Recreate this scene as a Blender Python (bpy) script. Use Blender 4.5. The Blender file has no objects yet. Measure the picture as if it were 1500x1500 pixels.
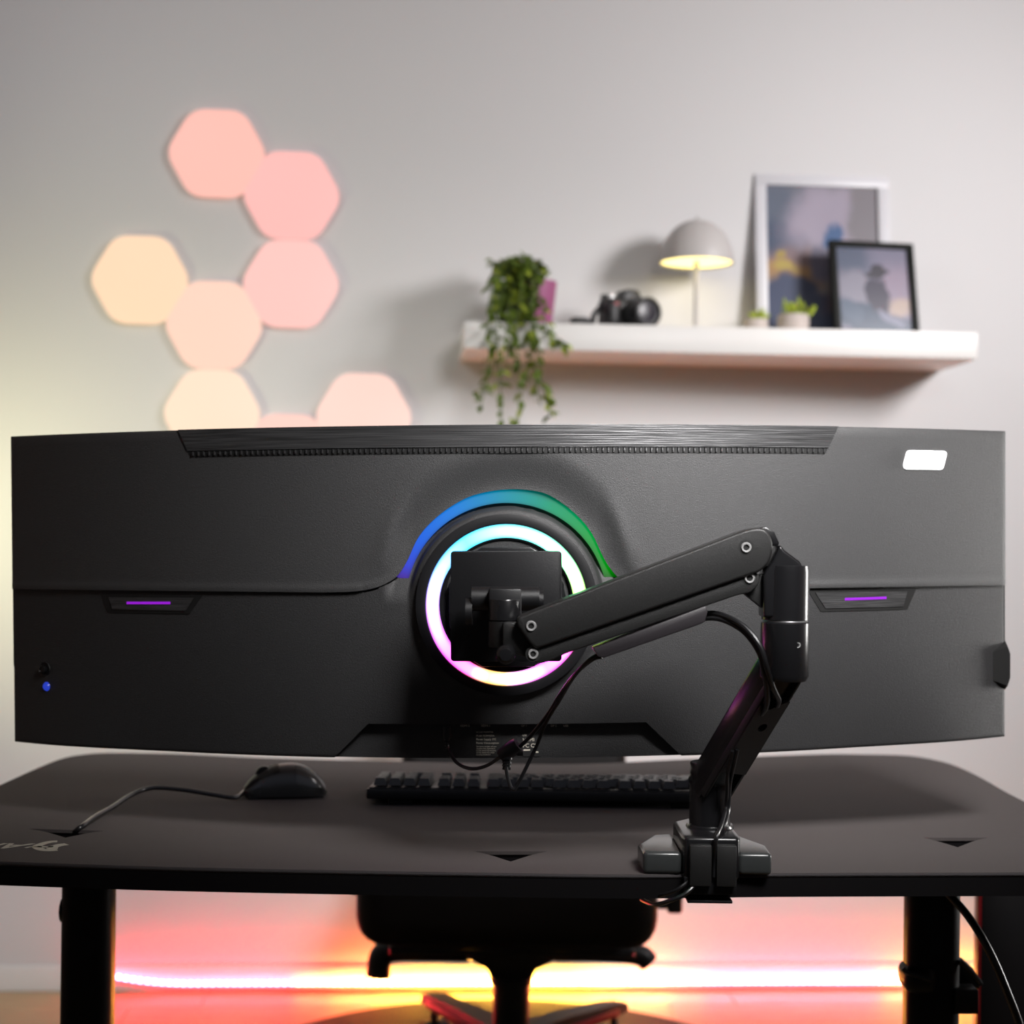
import bpy, bmesh, math, random
from mathutils import Vector, Matrix, Euler
R = math.radians
C = bpy.context.scene.collection
sc = bpy.context.scene
random.seed(7)

# ------------------------------------------------------------------ camera, world, lights
F = 2300.0            # focal length in pixels of a 1500 px frame
ROLL = 0.0137
EYE = 1.034           # camera height
cam_d = bpy.data.cameras.new('camera'); cam = bpy.data.objects.new('camera', cam_d); C.objects.link(cam)
cam_d.sensor_width = 36; cam_d.lens = 36 * F / 1500; cam_d.shift_y = 47 / 1500
cam_d.clip_start = .05; cam_d.clip_end = 50
cam_d.dof.use_dof = True; cam_d.dof.focus_distance = 1.64; cam_d.dof.aperture_fstop = 4.2
cam.matrix_world = Matrix.Translation((0, 0, EYE)) @ Matrix.Rotation(R(90), 4, 'X') @ Matrix.Rotation(ROLL, 4, 'Z')
sc.camera = cam
sc.view_settings.view_transform = 'Standard'; sc.view_settings.look = 'None'
sc.view_settings.gamma = 1; sc.view_settings.exposure = 0; sc.view_settings.use_curve_mapping = False

w = bpy.data.worlds.new('world'); sc.world = w; w.use_nodes = True
w.node_tree.nodes['Background'].inputs[0].default_value = (.92, .93, 1, 1)
w.node_tree.nodes['Background'].inputs[1].default_value = .035

def area(name, loc, target, size, power, color, size_y=None, spread=None):
    l = bpy.data.lights.new(name, 'AREA'); l.energy = power; l.color = color
    l.size = size
    if size_y: l.shape = 'RECTANGLE'; l.size_y = size_y
    if spread: l.spread = R(spread)
    o = bpy.data.objects.new(name, l); C.objects.link(o); o.location = loc
    o.rotation_euler = (Vector(target) - Vector(loc)).to_track_quat('-Z', 'Y').to_euler()
    return o
area('key_softbox', (1.95, 1.95, 2.1), (.5, 3.69, 1.42), .5, 18.5, (1, .965, .965), spread=100)
area('room_fill', (-1.2, 2.3, 2.55), (-.4, 3.6, 1.7), .9, 5, (.96, .99, 1), spread=110)  # added fill light, evens out the brightness across the back wall
area('monitor_softbox', (.55, .80, 1.95), (.30, 1.8, 1.28), .45, 9.5, (1, .98, .97), spread=62)
area('front_softbox', (1.3, -.3, 2.3), (.2, 1.6, .8), .8, 2.0, (1, .98, .97))
area('side_light', (2.9, 2.75, 1.0), (.6, 1.85, .92), .35, 3, (1, .98, .95), .9, spread=45)  # unseen light from the right, added for the monitor's bright edge
area('floor_lamp_left', (-1.6, 2.85, .95), (-1.0, 3.66, 1.16), .3, 2.4, (1, .96, .58), spread=85)

# ------------------------------------------------------------------ layout helpers
def P(px, py, Y):
    u = (px - 750) / F; v = (750 - py + 47) / F
    c, s = math.cos(ROLL), math.sin(ROLL)
    return Vector((Y * (u * c - v * s), Y, EYE + Y * (u * s + v * c)))
WT = .062; WY = 3.66                      # back wall: Y = WY + WT * x
WANG = math.atan(WT)
def PW(px, py, off=0.0):                  # point on the plane parallel to the back wall, off metres in front
    d = P(px, py, 1.0) - Vector((0, 0, EYE))
    Y = (WY - off * math.sqrt(1 + WT * WT)) / (1 - WT * d.x)
    return Vector((d.x * Y, Y, EYE + d.z * Y))
DZ = .700
def PD(px, py, z=DZ):                     # point on the desk plane
    d = P(px, py, 1.0) - Vector((0, 0, EYE))
    Y = (z - EYE) / d.z
    return Vector((d.x * Y, Y, z))

# ------------------------------------------------------------------ materials
def lin(c):
    return tuple(((x / 255) / 12.92 if x / 255 <= .04045 else ((x / 255 + .055) / 1.055) ** 2.4) for x in c)
def mat(name, col, rough=.5, metal=0., emis=None, es=0., bump=0., bscale=200., coat=0., spec=.5, var=0., vscale=20., stretch=None, alpha=None):
    m = bpy.data.materials.new(name); m.use_nodes = True
    nt = m.node_tree; b = nt.nodes['Principled BSDF']
    b.inputs['Base Color'].default_value = (*col, 1); b.inputs['Roughness'].default_value = rough
    b.inputs['Metallic'].default_value = metal; b.inputs['Coat Weight'].default_value = coat
    b.inputs['Specular IOR Level'].default_value = spec
    if emis: b.inputs['Emission Color'].default_value = (*emis, 1); b.inputs['Emission Strength'].default_value = es
    if bump or var:
        tc = nt.nodes.new('ShaderNodeTexCoord'); mp = nt.nodes.new('ShaderNodeMapping')
        nt.links.new(tc.outputs['Object'], mp.inputs[0])
        if stretch: mp.inputs['Scale'].default_value = stretch
    if bump:
        n = nt.nodes.new('ShaderNodeTexNoise'); n.inputs['Scale'].default_value = bscale; n.inputs['Detail'].default_value = 2
        bp = nt.nodes.new('ShaderNodeBump'); bp.inputs['Strength'].default_value = bump; bp.inputs['Distance'].default_value = .001
        nt.links.new(mp.outputs[0], n.inputs[0]); nt.links.new(n.outputs[0], bp.inputs['Height']); nt.links.new(bp.outputs[0], b.inputs['Normal'])
    if var:
        n = nt.nodes.new('ShaderNodeTexNoise'); n.inputs['Scale'].default_value = vscale; n.inputs['Detail'].default_value = 3
        r = nt.nodes.new('ShaderNodeMapRange'); r.inputs[1].default_value = .3; r.inputs[2].default_value = .7
        r.inputs[3].default_value = 1 - var; r.inputs[4].default_value = 1 + var
        h = nt.nodes.new('ShaderNodeHueSaturation'); h.inputs['Color'].default_value = (*col, 1)
        nt.links.new(mp.outputs[0], n.inputs[0]); nt.links.new(n.outputs[0], r.inputs[0]); nt.links.new(r.outputs[0], h.inputs['Value'])
        nt.links.new(h.outputs[0], b.inputs['Base Color'])
    return m
M = {}
M['wall'] = mat('wall_paint', (.59, .585, .59), .85, bump=.12, bscale=90)
M['skirting'] = mat('white_skirting', (.66, .64, .62), .5, var=.02)
M['plank'] = mat('light_oak', lin((176, 150, 112)), .42, var=.13, vscale=9, stretch=(1, 9, 1), bump=.08, bscale=60)
M['gap'] = mat('floor_gap', (.05, .04, .03), .8, var=.1)
M['ceiling'] = mat('ceiling_paint', (.72, .72, .72), .9, bump=.05)
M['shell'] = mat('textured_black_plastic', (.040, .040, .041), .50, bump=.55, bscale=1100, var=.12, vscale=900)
M['shell_low_shaded'] = mat('textured_black_plastic_shaded', (.023, .023, .024), .55, bump=.55, bscale=1100, var=.12, vscale=900)  # same plastic darkened, shade painted into the monitor's lower half
M['brushed'] = mat('brushed_black_metal', (.075, .075, .077), .38, metal=.6, bump=.5, bscale=60, var=.45, vscale=55, stretch=(.12, 1, 14))
M['black'] = mat('black_plastic', (.007, .007, .008), .45, bump=.08, bscale=700, spec=.3)
M['black_satin'] = mat('satin_black_paint', (.005, .005, .006), .42, bump=.12, bscale=1300)
M['arm'] = mat('arm_black_powder_coat', (.011, .011, .011), .42, bump=.3, bscale=1500)
M['arm_gloss'] = mat('arm_semi_gloss', (.008, .008, .009), .25, bump=.03, bscale=900)
M['clamp'] = mat('clamp_dark_grey', (.034, .037, .037), .24, bump=.03, bscale=900)
M['cover'] = mat('cable_cover_grey', (.021, .018, .021), .5, bump=.15, bscale=1200)
M['deepblack'] = mat('deep_black', (.004, .004, .004), .6, bump=.02)
M['steel'] = mat('bright_steel', (.62, .62, .62), .3, metal=.55, bump=.03)
M['cable'] = mat('black_cable', (.008, .008, .009), .30, bump=.05, bscale=300)
M['matcloth'] = mat('desk_mat_cloth', (.071, .061, .060), .85, bump=.5, bscale=1600, var=.10, vscale=1200, spec=.25)
M['hem'] = mat('desk_mat_hem', (.03, .026, .028), .8, bump=.6, bscale=900)
M['deskblack'] = mat('desk_edge_black', (.004, .0035, .004), .75, bump=.1, bscale=500, spec=.1)
M['legblack'] = mat('leg_black_steel', (.004, .0035, .004), .45, bump=.1, bscale=500, spec=.2)
M['print'] = mat('mat_print', lin((176, 172, 158)), .8, bump=.2, bscale=1500)
M['white_glare'] = mat('white_badge_glare', (.9, .9, .9), .3, emis=(1, 1, 1), es=.9, bump=.01)  # emission stands in for the badge's overexposed reflection
M['greytext'] = mat('glowing_badge_text', (.2, .2, .2), .5, emis=(1, 1, 1), es=.52, bump=.01)  # letters emit too, staying faint against the badge's painted glare
M['sticker'] = mat('black_sticker', (.03, .03, .03), .5, bump=.02)
M['labeltext'] = mat('label_text', (.95, .88, .74), .6, bump=.02)
M['seat'] = mat('chair_black_leather', (.005, .004, .004), .6, bump=.2, bscale=120, spec=.2)
M['red'] = mat('red_plastic_and_glow', (.22, .004, .008), .35, bump=.05)  # chair's red plastic, also the LED glow painted on the side panel edge
M['rug'] = mat('black_round_mat', (.020, .018, .015), .8, bump=.5, bscale=400)
M['shelfwhite'] = mat('white_lacquer', (.64, .63, .61), .4, var=.01, bump=.02)
M['lampwhite'] = mat('lamp_shade_cream', (.43, .41, .40), .5, bump=.03)
M['lampglow'] = mat('lamp_diffuser', (.9, .85, .6), .5, emis=(1, .80, .26), es=2.3, bump=.01)
M['leaf'] = mat('leaf_green', lin((98, 120, 36)), .5, var=.35, vscale=25, bump=.1)
M['leaf2'] = mat('leaf_light_green', lin((152, 168, 50)), .5, var=.3, vscale=25, bump=.1)
M['stem'] = mat('stem_green', lin((80, 96, 50)), .6, bump=.1)
M['pinkpot'] = mat('pink_pot', lin((150, 80, 120)), .5, var=.06, bump=.05)
M['concrete'] = mat('concrete_pot', lin((176, 166, 160)), .8, var=.08, vscale=40, bump=.3, bscale=80)
M['soil'] = mat('soil', (.04, .03, .02), .9, bump=.8, bscale=150)
M['camblack'] = mat('camera_body', (.012, .012, .013), .45, bump=.3, bscale=900)
M['glass'] = mat('lens_glass', (.01, .008, .015), .35, coat=0, bump=.005)
M['redmark'] = mat('camera_red_mark', lin((130, 20, 35)), .4, bump=.02)
M['frameblack'] = mat('black_frame_wood', (.006, .007, .006), .6, bump=.1, spec=.15)
M['framewhite'] = mat('white_frame_wood', (.56, .56, .59), .4, bump=.05)
M['mount'] = mat('frame_mount_card', (.64, .63, .67), .7, bump=.05)
M['screen'] = mat('screen_panel', (.02, .02, .025), .3, emis=(.75, .8, 1), es=.25, bump=.01)
M['blueled'] = mat('blue_led', (.02, .03, .2), .3, emis=(.03, .08, .9), es=.5, bump=.01)
M['purpleled'] = mat('purple_led', (.1, .01, .2), .4, emis=(.30, .01, .62), es=.9, bump=.01)
M['keycap'] = mat('keycap_black', (.009, .008, .008), .35, bump=.1, bscale=900)
M['mouse'] = mat('mouse_black', (.02, .02, .02), .32, bump=.1, bscale=900)
M['mouse_grip'] = mat('mouse_gloss', (.035, .035, .034), .2, bump=.02)
M['tape'] = mat('led_tape', (.7, .65, .6), .6, bump=.02)
M['caster'] = mat('caster_black', (.01, .01, .01), .4, bump=.05)

# ------------------------------------------------------------------ object helpers
def thing(name, label, cat, loc=(0, 0, 0), rot=(0, 0, 0), group=None):
    o = bpy.data.objects.new(name, None); C.objects.link(o)
    o.location = loc; o.rotation_euler = rot; o.empty_display_size = .05
    o['label'] = label; o['category'] = cat
    if group: o['group'] = group
    return o
def tag(o, label=None, cat=None, group=None, kind=None):
    if label: o['label'] = label
    if cat: o['category'] = cat
    if group: o['group'] = group
    if kind: o['kind'] = kind
    return o
def rootM(o):
    return Matrix.Translation(o.location) @ o.rotation_euler.to_matrix().to_4x4()
def put(name, bm, m, parent=None, world=False, origin=None, label=None, smooth=35):
    """world: vertices are world coordinates; turned into the parent's frame. origin: own origin in the parent's frame."""
    if world and parent is not None:
        mats = []; p = parent
        W = Matrix.Identity(4); chain = []
        while p is not None: chain.append(p); p = p.parent
        for q in reversed(chain): W = W @ rootM(q)
        bm.transform(W.inverted())
    if origin is not None: bm.transform(Matrix.Translation(-Vector(origin)))
    bmesh.ops.recalc_face_normals(bm, faces=bm.faces)
    me = bpy.data.meshes.new(name); bm.to_mesh(me); bm.free()
    if smooth:
        for p in me.polygons: p.use_smooth = True
        me.set_sharp_from_angle(angle=R(smooth))
    me.materials.append(m)
    o = bpy.data.objects.new(name, me); C.objects.link(o)
    if origin is not None: o.location = origin
    if parent is not None: o.parent = parent
    if label: o['label'] = label
    return o
def own(name, bm, m, origin, label, cat, group=None, smooth=35, kind=None):   # top-level single mesh
    o = put(name, bm, m, None, origin=origin, smooth=smooth)
    return tag(o, label, cat, group, kind)
def bevel(bm, off, seg=2, ang=25):
    if off <= 0: return
    es = [e for e in bm.edges if len(e.link_faces) == 2 and e.calc_face_angle(0) > R(ang)]
    bmesh.ops.bevel(bm, geom=es, offset=off, segments=seg, affect='EDGES', profile=.5, clamp_overlap=True)
def B(c, s, bev=0., rot=None, seg=2, bm=None):
    t = bmesh.new(); bmesh.ops.create_cube(t, size=1)
    bmesh.ops.scale(t, vec=s, verts=t.verts)
    bevel(t, bev, seg)
    mtx = Matrix.Translation(c) @ (rot if rot is not None else Matrix.Identity(4))
    t.transform(mtx)
    return join(bm, t)
def join(bm, t):
    if bm is None: return t
    me = bpy.data.meshes.new('tmp'); t.to_mesh(me); t.free(); bm.from_mesh(me); bpy.data.meshes.remove(me)
    return bm
def frame_of(a):
    a = Vector(a).normalized()
    h = Vector((0, 0, 1)) if abs(a.z) < .9 else Vector((1, 0, 0))
    s = a.cross(h).normalized(); n = s.cross(a).normalized()
    return a, s, n
def CYL(p0, p1, r0, r1=None, seg=32, bev=0., bm=None, caps=True):
    p0 = Vector(p0); p1 = Vector(p1); r1 = r0 if r1 is None else r1
    a, s, n = frame_of(p1 - p0); t = bmesh.new(); rings = []
    for p, r in ((p0, r0), (p1, r1)):
        rings.append([t.verts.new(p + (s * math.cos(2 * math.pi * k / seg) + n * math.sin(2 * math.pi * k / seg)) * r) for k in range(seg)])
    for k in range(seg): t.faces.new((rings[0][k], rings[0][(k + 1) % seg], rings[1][(k + 1) % seg], rings[1][k]))
    if caps: t.faces.new(rings[0]); t.faces.new(rings[1])
    bevel(t, bev, 2, 50)
    return join(bm, t)
def LATHE(c, prof, axis=(0, 0, 1), seg=40, bm=None, closed=False):
    """prof: list of (radius, height along axis)"""
    a, s, n = frame_of(axis); c = Vector(c); t = bmesh.new(); rings = []
    for r, h in prof:
        if r < 1e-6: rings.append([t.verts.new(c + a * h)])
        else: rings.append([t.verts.new(c + a * h + (s * math.cos(2 * math.pi * k / seg) + n * math.sin(2 * math.pi * k / seg)) * r) for k in range(seg)])
    pairs = list(zip(rings, rings[1:])) + ([(rings[-1], rings[0])] if closed else [])
    for A, D in pairs:
        for k in range(seg):
            k2 = (k + 1) % seg
            if len(A) == 1 and len(D) == 1: continue
            if len(A) == 1: t.faces.new((A[0], D[k], D[k2]))
            elif len(D) == 1: t.faces.new((A[k], A[k2], D[0]))
            else: t.faces.new((A[k], A[k2], D[k2], D[k]))
    return join(bm, t)
def smooth_path(pts, n=10):
    pts = [Vector(p) for p in pts]; out = []
    ext = [pts[0] * 2 - pts[1]] + pts + [pts[-1] * 2 - pts[-2]]
    for i in range(1, len(ext) - 2):
        p0, p1, p2, p3 = ext[i - 1:i + 3]
        for k in range(n):
            t = k / n
            out.append(.5 * ((2 * p1) + (p2 - p0) * t + (2 * p0 - 5 * p1 + 4 * p2 - p3) * t * t + (-p0 + 3 * p1 - 3 * p2 + p3) * t ** 3))
    out.append(pts[-1]); return out
def TUBE(pts, r, seg=10, n=8, bm=None):
    path = smooth_path(pts, n) if n else [Vector(p) for p in pts]
    t = bmesh.new(); rings = []; prev = None
    for i, p in enumerate(path):
        d = (path[min(i + 1, len(path) - 1)] - path[max(i - 1, 0)]).normalized()
        if prev is None: _, s, _ = frame_of(d)
        else: s = (prev - d * prev.dot(d)).normalized()
        prev = s; q = d.cross(s); rr = r(i / (len(path) - 1)) if callable(r) else r
        rings.append([t.verts.new(p + (s * math.cos(2 * math.pi * k / seg) + q * math.sin(2 * math.pi * k / seg)) * rr) for k in range(seg)])
    for A, D in zip(rings, rings[1:]):
        for k in range(seg): t.faces.new((A[k], A[(k + 1) % seg], D[(k + 1) % seg], D[k]))
    t.faces.new(rings[0]); t.faces.new(rings[-1])
    return join(bm, t)
def PRISM(poly, d, bev=0., bm=None, seg=2):
    """poly: list of 3D points (planar), extruded by vector d"""
    t = bmesh.new(); d = Vector(d)
    a = [t.verts.new(Vector(p)) for p in poly]; b = [t.verts.new(Vector(p) + d) for p in poly]; n = len(a)
    t.faces.new(a); t.faces.new(b)
    for k in range(n): t.faces.new((a[k], a[(k + 1) % n], b[(k + 1) % n], b[k]))
    bmesh.ops.recalc_face_normals(t, faces=t.faces)
    if bev:
        fa = [e for e in t.edges if len(e.link_faces) == 2 and e.calc_face_angle(0) > R(60)]
        bmesh.ops.bevel(t, geom=fa, offset=bev, segments=seg, affect='EDGES', profile=.5, clamp_overlap=True)
    return join(bm, t)
def round_poly(pts, rad, n=5):
    """2D polygon with rounded corners; rad a number or one per corner"""
    out = []; N = len(pts)
    for i in range(N):
        p = Vector(pts[i]); a = Vector(pts[i - 1]) - p; b = Vector(pts[(i + 1) % N]) - p
        r = rad[i] if isinstance(rad, (list, tuple)) else rad
        if r <= 0: out.append(p); continue
        r = min(r, a.length * .48, b.length * .48)
        p0 = p + a.normalized() * r; p1 = p + b.normalized() * r
        for k in range(n + 1):
            t = k / n; out.append((1 - t) ** 2 * p0 + 2 * t * (1 - t) * p + t * t * p1)
    return out
def filled(outline, holes, z0, z1):
    """slab with holes from 2D outlines (x, y), between z0 and z1"""
    from mathutils.geometry import tessellate_polygon
    loops = [outline] + holes; flat = [p for l in loops for p in l]
    tris = tessellate_polygon([[Vector((p[0], p[1], 0)) for p in l] for l in loops])
    bm = bmesh.new()
    lo_ = [bm.verts.new((p[0], p[1], z0)) for p in flat]; hi_ = [bm.verts.new((p[0], p[1], z1)) for p in flat]
    for t_ in tris:
        for L_ in (lo_, hi_):
            try: bm.faces.new([L_[k] for k in t_])
            except ValueError: pass
    k = 0
    for l in loops:
        n = len(l)
        for q in range(n):
            a, b = k + q, k + (q + 1) % n; bm.faces.new((lo_[a], lo_[b], hi_[b], hi_[a]))
        k += n
    return bm
def text_bm(s, size, mtx, shear=0., ext=.0002, align='LEFT', bold=0.):
    cu = bpy.data.curves.new('tmp', 'FONT'); cu.body = s; cu.size = size; cu.extrude = ext; cu.shear = shear; cu.align_x = align
    cu.offset = bold; cu.resolution_u = 3
    o = bpy.data.objects.new('tmp', cu); C.objects.link(o)
    dg = bpy.context.evaluated_depsgraph_get(); me = bpy.data.meshes.new_from_object(o.evaluated_get(dg))
    bm = bmesh.new(); bm.from_mesh(me); bm.transform(mtx)
    bpy.data.objects.remove(o); bpy.data.curves.remove(cu); bpy.data.meshes.remove(me)
    return bm
def screw(parent, p, r=.0042, axis=(0, -1, 0)):
    p = Vector(p)
    bm = LATHE(p, [(r * 1.0, -.002), (r, .0012), (r * .85, .0022), (r * .55, .0020), (r * .5, .0002), (0, .0002)], axis, 20)
    o = put('screw', bm, M['steel'], parent, world=True, label='bright steel hex socket screw')
    s = put('socket', CYL(p + Vector(axis) * .0003, p + Vector(axis) * .0006, r * .48, seg=6), M['deepblack'], None)
    s.parent = o; bpy.data.objects[o.name]
    # the socket shares its screw's frame
    for v in s.data.vertices: pass
    return o, s
def fix_world_child(s, chain):
    W = Matrix.Identity(4)
    for q in chain: W = W @ rootM(q)
    s.data.transform(W.inverted())

# ------------------------------------------------------------------ the room
ux = Vector((math.cos(WANG), math.sin(WANG), 0)); un = Vector((math.sin(WANG), -math.cos(WANG), 0))   # along the wall, out of the wall
W0 = Vector((0, WY, 0))
RW = Matrix.Rotation(WANG, 4, 'Z')
def struct(name, bm, m, origin=None, smooth=35): return tag(put(name, bm, m, None, origin=origin, smooth=smooth), kind='structure')
struct('wall_back', B(W0 - un * .06 + Vector((.1, 0, 1.3)), (6.4, .12, 2.72), 0, RW), M['wall'], smooth=0)
struct('wall_left', B((-3.1, 1.5, 1.3), (.12, 4.4, 2.72)), M['wall'], smooth=0)
struct('wall_right', B((3.2, 1.6, 1.3), (.12, 4.6, 2.72)), M['wall'], smooth=0)
struct('ceiling', B((0.05, 1.5, 2.68), (6.6, 5.2, .06)), M['ceiling'], smooth=0)
fl = struct('floor', B((0.05, 1.5, -.035), (6.6, 5.2, .04)), M['gap'], smooth=0)
bb = PRISM([W0 + un * o + Vector((0, 0, z)) - ux * 3.0 for o, z in ((0, 0), (.014, 0), (.014, .047), (.010, .056), (0, .056))], ux * 6.1)
struct('baseboard_back', bb, M['skirting'])
# oak planks, each its own board, laid along the wall
pl_me = None; rnd = random.Random(3)
for row in range(20):
    off = rnd.uniform(-.9, 0)
    for k in range(4):
        L = 1.2
        x0 = -2.4 + off + k * L
        c = W0 + un * (.016 + .13 * row + .065) + ux * (x0 + L / 2) + Vector((0, 0, -.0075))
        if pl_me is None:
            bm = B((0, 0, 0), (L - .0015, .1285, .015), .001, None, 1)
            o = put('plank', bm, M['plank'], fl, origin=(0, 0, 0), smooth=0); pl_me = o.data
        else:
            o = bpy.data.objects.new('plank', pl_me); C.objects.link(o); o.parent = fl
        o.location = c; o.rotation_euler = (0, 0, WANG + (math.pi if rnd.random() < .5 else 0))

# round mat under the chair
own('round_floor_mat', LATHE((0, 3.0, 0), [(0, 0), (.545, 0), (.55, .003), (.547, .006), (0, .006)], seg=96), M['rug'], (0, 3.0, 0),
    'dark round floor mat lying under the office chair', 'mat')

# ------------------------------------------------------------------ hexagon wall lights
hexes = [(319, 228, (255, 188, 174), 'topmost salmon pink hexagon wall light panel'),
         (428, 289, (255, 184, 178), 'rosiest pink hexagon light panel, second from the top'),
         (427, 418, (255, 194, 186), 'pink hexagon light panel directly below the rosiest one'),
         (315, 478, (255, 208, 186), 'peach hexagon light panel beside the yellow-orange one'),
         (207, 412, (255, 216, 178), 'yellow-orange hexagon light panel at the far left end'),
         (312, 607, (255, 222, 194), 'cream hexagon light panel cut by the monitor top, left one'),
         (422, 672, (255, 202, 188), 'hexagon light panel almost hidden, only its top edge above the monitor'),
         (533, 612, (255, 214, 200), 'pale peach hexagon light panel rightmost, above the monitor edge')]
def hexbm(Rr, rr, z0, z1, bev):
    pts = [(Rr * math.cos(R(60 * k)), Rr * math.sin(R(60 * k))) for k in range(6)]
    poly = round_poly(pts, rr, 6)
    return PRISM([Vector((p.x, 0, p.y)) + Vector((0, -z0, 0)) for p in poly], (0, -(z1 - z0), 0), bev)
for i, (px, py, c, lab) in enumerate(hexes):
    loc = PW(px, py, 0)
    t = thing('hexagon_light', lab, 'wall light', loc, (0, 0, WANG), 'hexagon light panels on the back wall')
    t.rotation_euler = (0, .008, WANG)
    e = lin(c)
    m = mat('hexagon_glow', (.10, .10, .10), .6, emis=(e[0] * .96, e[1] * .95, e[2] * .95), es=1.0, bump=.01)
    put('backing', hexbm(.098, .03, .0, .0115, .001), M['framewhite'], t)
    put('diffuser', hexbm(.1166, .033, .012, .021, .003), m, t, label='glowing frosted front')

# ------------------------------------------------------------------ shelf and what stands on it
SZ = 1.515
def on_shelf(px, off, z=SZ):      # off metres from the wall, on the shelf top
    q = PW(px, 470, off); return Vector((q.x, q.y, z))
SFd = .26
a = on_shelf(680, SFd); b = on_shelf(1433, SFd)
wl = (b - a).length; mid = (a + b) / 2
t = thing('wall_shelf', 'long white floating shelf on the back wall', 'shelf', mid + Vector((0, 0, -.059)) - un * 0, (0, 0, WANG))
put('shelf_board', B((0, SFd / 2, .0295), (wl, SFd - .002, .059), .002), M['shelfwhite'], t)
put('wall_bracket', B((0, SFd - .012, .03), (wl * .8, .018, .03), .001), M['steel'], t)

# table lamp
c = on_shelf(1019, .125)
t = thing('table_lamp', 'cream mushroom table lamp glowing warm yellow on the shelf', 'lamp', c)
lz = 1.676 - SZ; hz = .098; rr = .0845
put('base', LATHE((0, 0, 0), [(0, 0), (.048, 0), (.05, .002), (.05, .008), (.046, .011), (0, .012)]), M['lampwhite'], t)
put('stem', CYL((0, 0, .011), (0, 0, lz + .06), .0055), M['lampwhite'], t)
prof = [(rr * math.cos(R(k)), lz + hz * math.sin(R(k))) for k in range(0, 91, 6)]
prof[-1] = (0, lz + hz)
inner = [((rr - .003) * math.cos(R(k)), lz + (hz - .003) * math.sin(R(k))) for k in range(0, 91, 6)][::-1]; inner[0] = (0, lz + hz - .003)
put('shade', LATHE((0, 0, 0), prof + inner, closed=True), M['lampwhite'], t)
put('diffuser', LATHE((0, 0, 0), [(.006, lz + .004), (rr - .004, lz + .004), (rr - .004, lz + .007), (.006, lz + .007)], closed=True), M['lampglow'], t, label='glowing yellow underside')
put('finial', LATHE((0, 0, 0), [(0, lz + hz - .001), (.004, lz + hz), (.003, lz + hz + .008), (0, lz + hz + .01)]), M['lampwhite'], t)

# camera
c = on_shelf(915, .15)
t = thing('dslr_camera', 'black digital camera lying on the shelf beside the plant', 'camera', c, (0, 0, R(30)))
put('body', B((-.008, 0, .036), (.105, .045, .066), .009, None, 3), M['camblack'], t)
put('grip', B((-.052, -.022, .036), (.030, .045, .062), .012, None, 3), M['camblack'], t)
put('viewfinder_hump', PRISM([(-.022, -.024, .066), (.036, -.024, .066), (.022, -.024, .092), (-.008, -.024, .092)], (0, .045, 0), .004), M['camblack'], t)
put('top_dial', CYL((-.052, 0, .068), (-.052, 0, .077), .011, bev=.001), M['camblack'], t)
put('shutter_button', CYL((-.055, -.028, .064), (-.055, -.028, .072), .006), M['steel'], t)
ln = put('lens', LATHE((.008, -.022, .034), [(0, 0), (.031, 0), (.031, .02), (.029, .021), (.031, .024), (.031, .048), (.033, .05), (.033, .062), (.029, .064), (.027, .056), (0, .054)], (0, -1, 0)), M['camblack'], t)
put('front_element', LATHE((.008, -.022, .034), [(0, .058), (.015, .0575), (.0265, .055)], (0, -1, 0)), M['glass'], ln)
put('red_mark', B((-.052, -.0455, .052), (.012, .002, .006), .0005), M['redmark'], t)
put('strap', TUBE([(-.06, .0, .055), (-.085, -.005, .03), (-.1, -.02, .008), (-.125, -.03, .012), (-.15, -.02, .010), (-.13, .0, .006), (-.1, .01, .008)], .006, 8), M['camblack'], t)

# succulents
def succulent(px, off, w_, h_, lab, n, tall):
    c = on_shelf(px, off)
    t = thing('potted_succulent', lab, 'plant', c, group='small succulents on the shelf')
    r = w_ / 2
    put('pot', LATHE((0, 0, 0), [(0, 0), (r * .85, 0), (r * .95, .004), (r, h_ * .7), (r * .96, h_), (r * .86, h_), (r * .84, h_ - .006), (0, h_ - .006)]), M['concrete'], t)
    put('soil', LATHE((0, 0, 0), [(0, h_ - .004), (r * .84, h_ - .006)]), M['soil'], t)
    rn = random.Random(px); me = None
    for k in range(n):
        an = rn.uniform(0, 6.28); el = R(rn.uniform(25, 85)); s = rn.uniform(.7, 1.15)
        if me is None:
            bm = LATHE((0, 0, 0), [(0, 0), (.0022, .004), (.0036, .013), (.0026, .022), (0, .030)], seg=6)
            o = put('leaf', bm, M['leaf2'], t); me = o.data
        else:
            o = bpy.data.objects.new('leaf', me); C.objects.link(o); o.parent = t
        lean = tall * rn.uniform(-.3, 1)
        o.location = (rn.uniform(-.3, .5) * r * (1 + tall), rn.uniform(-.4, .4) * r, h_ - .004 + max(0, lean) * .018)
        o.rotation_euler = (0, math.pi / 2 - el, an); o.scale = (s, s, s)
succulent(1107, .13, .056, .036, 'small green succulent in a round grey pot at the lamp side', 22, 0)
succulent(1162, .14, .072, .046, 'larger leafy succulent in a cream pot before the picture frames', 34, 1)

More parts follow.
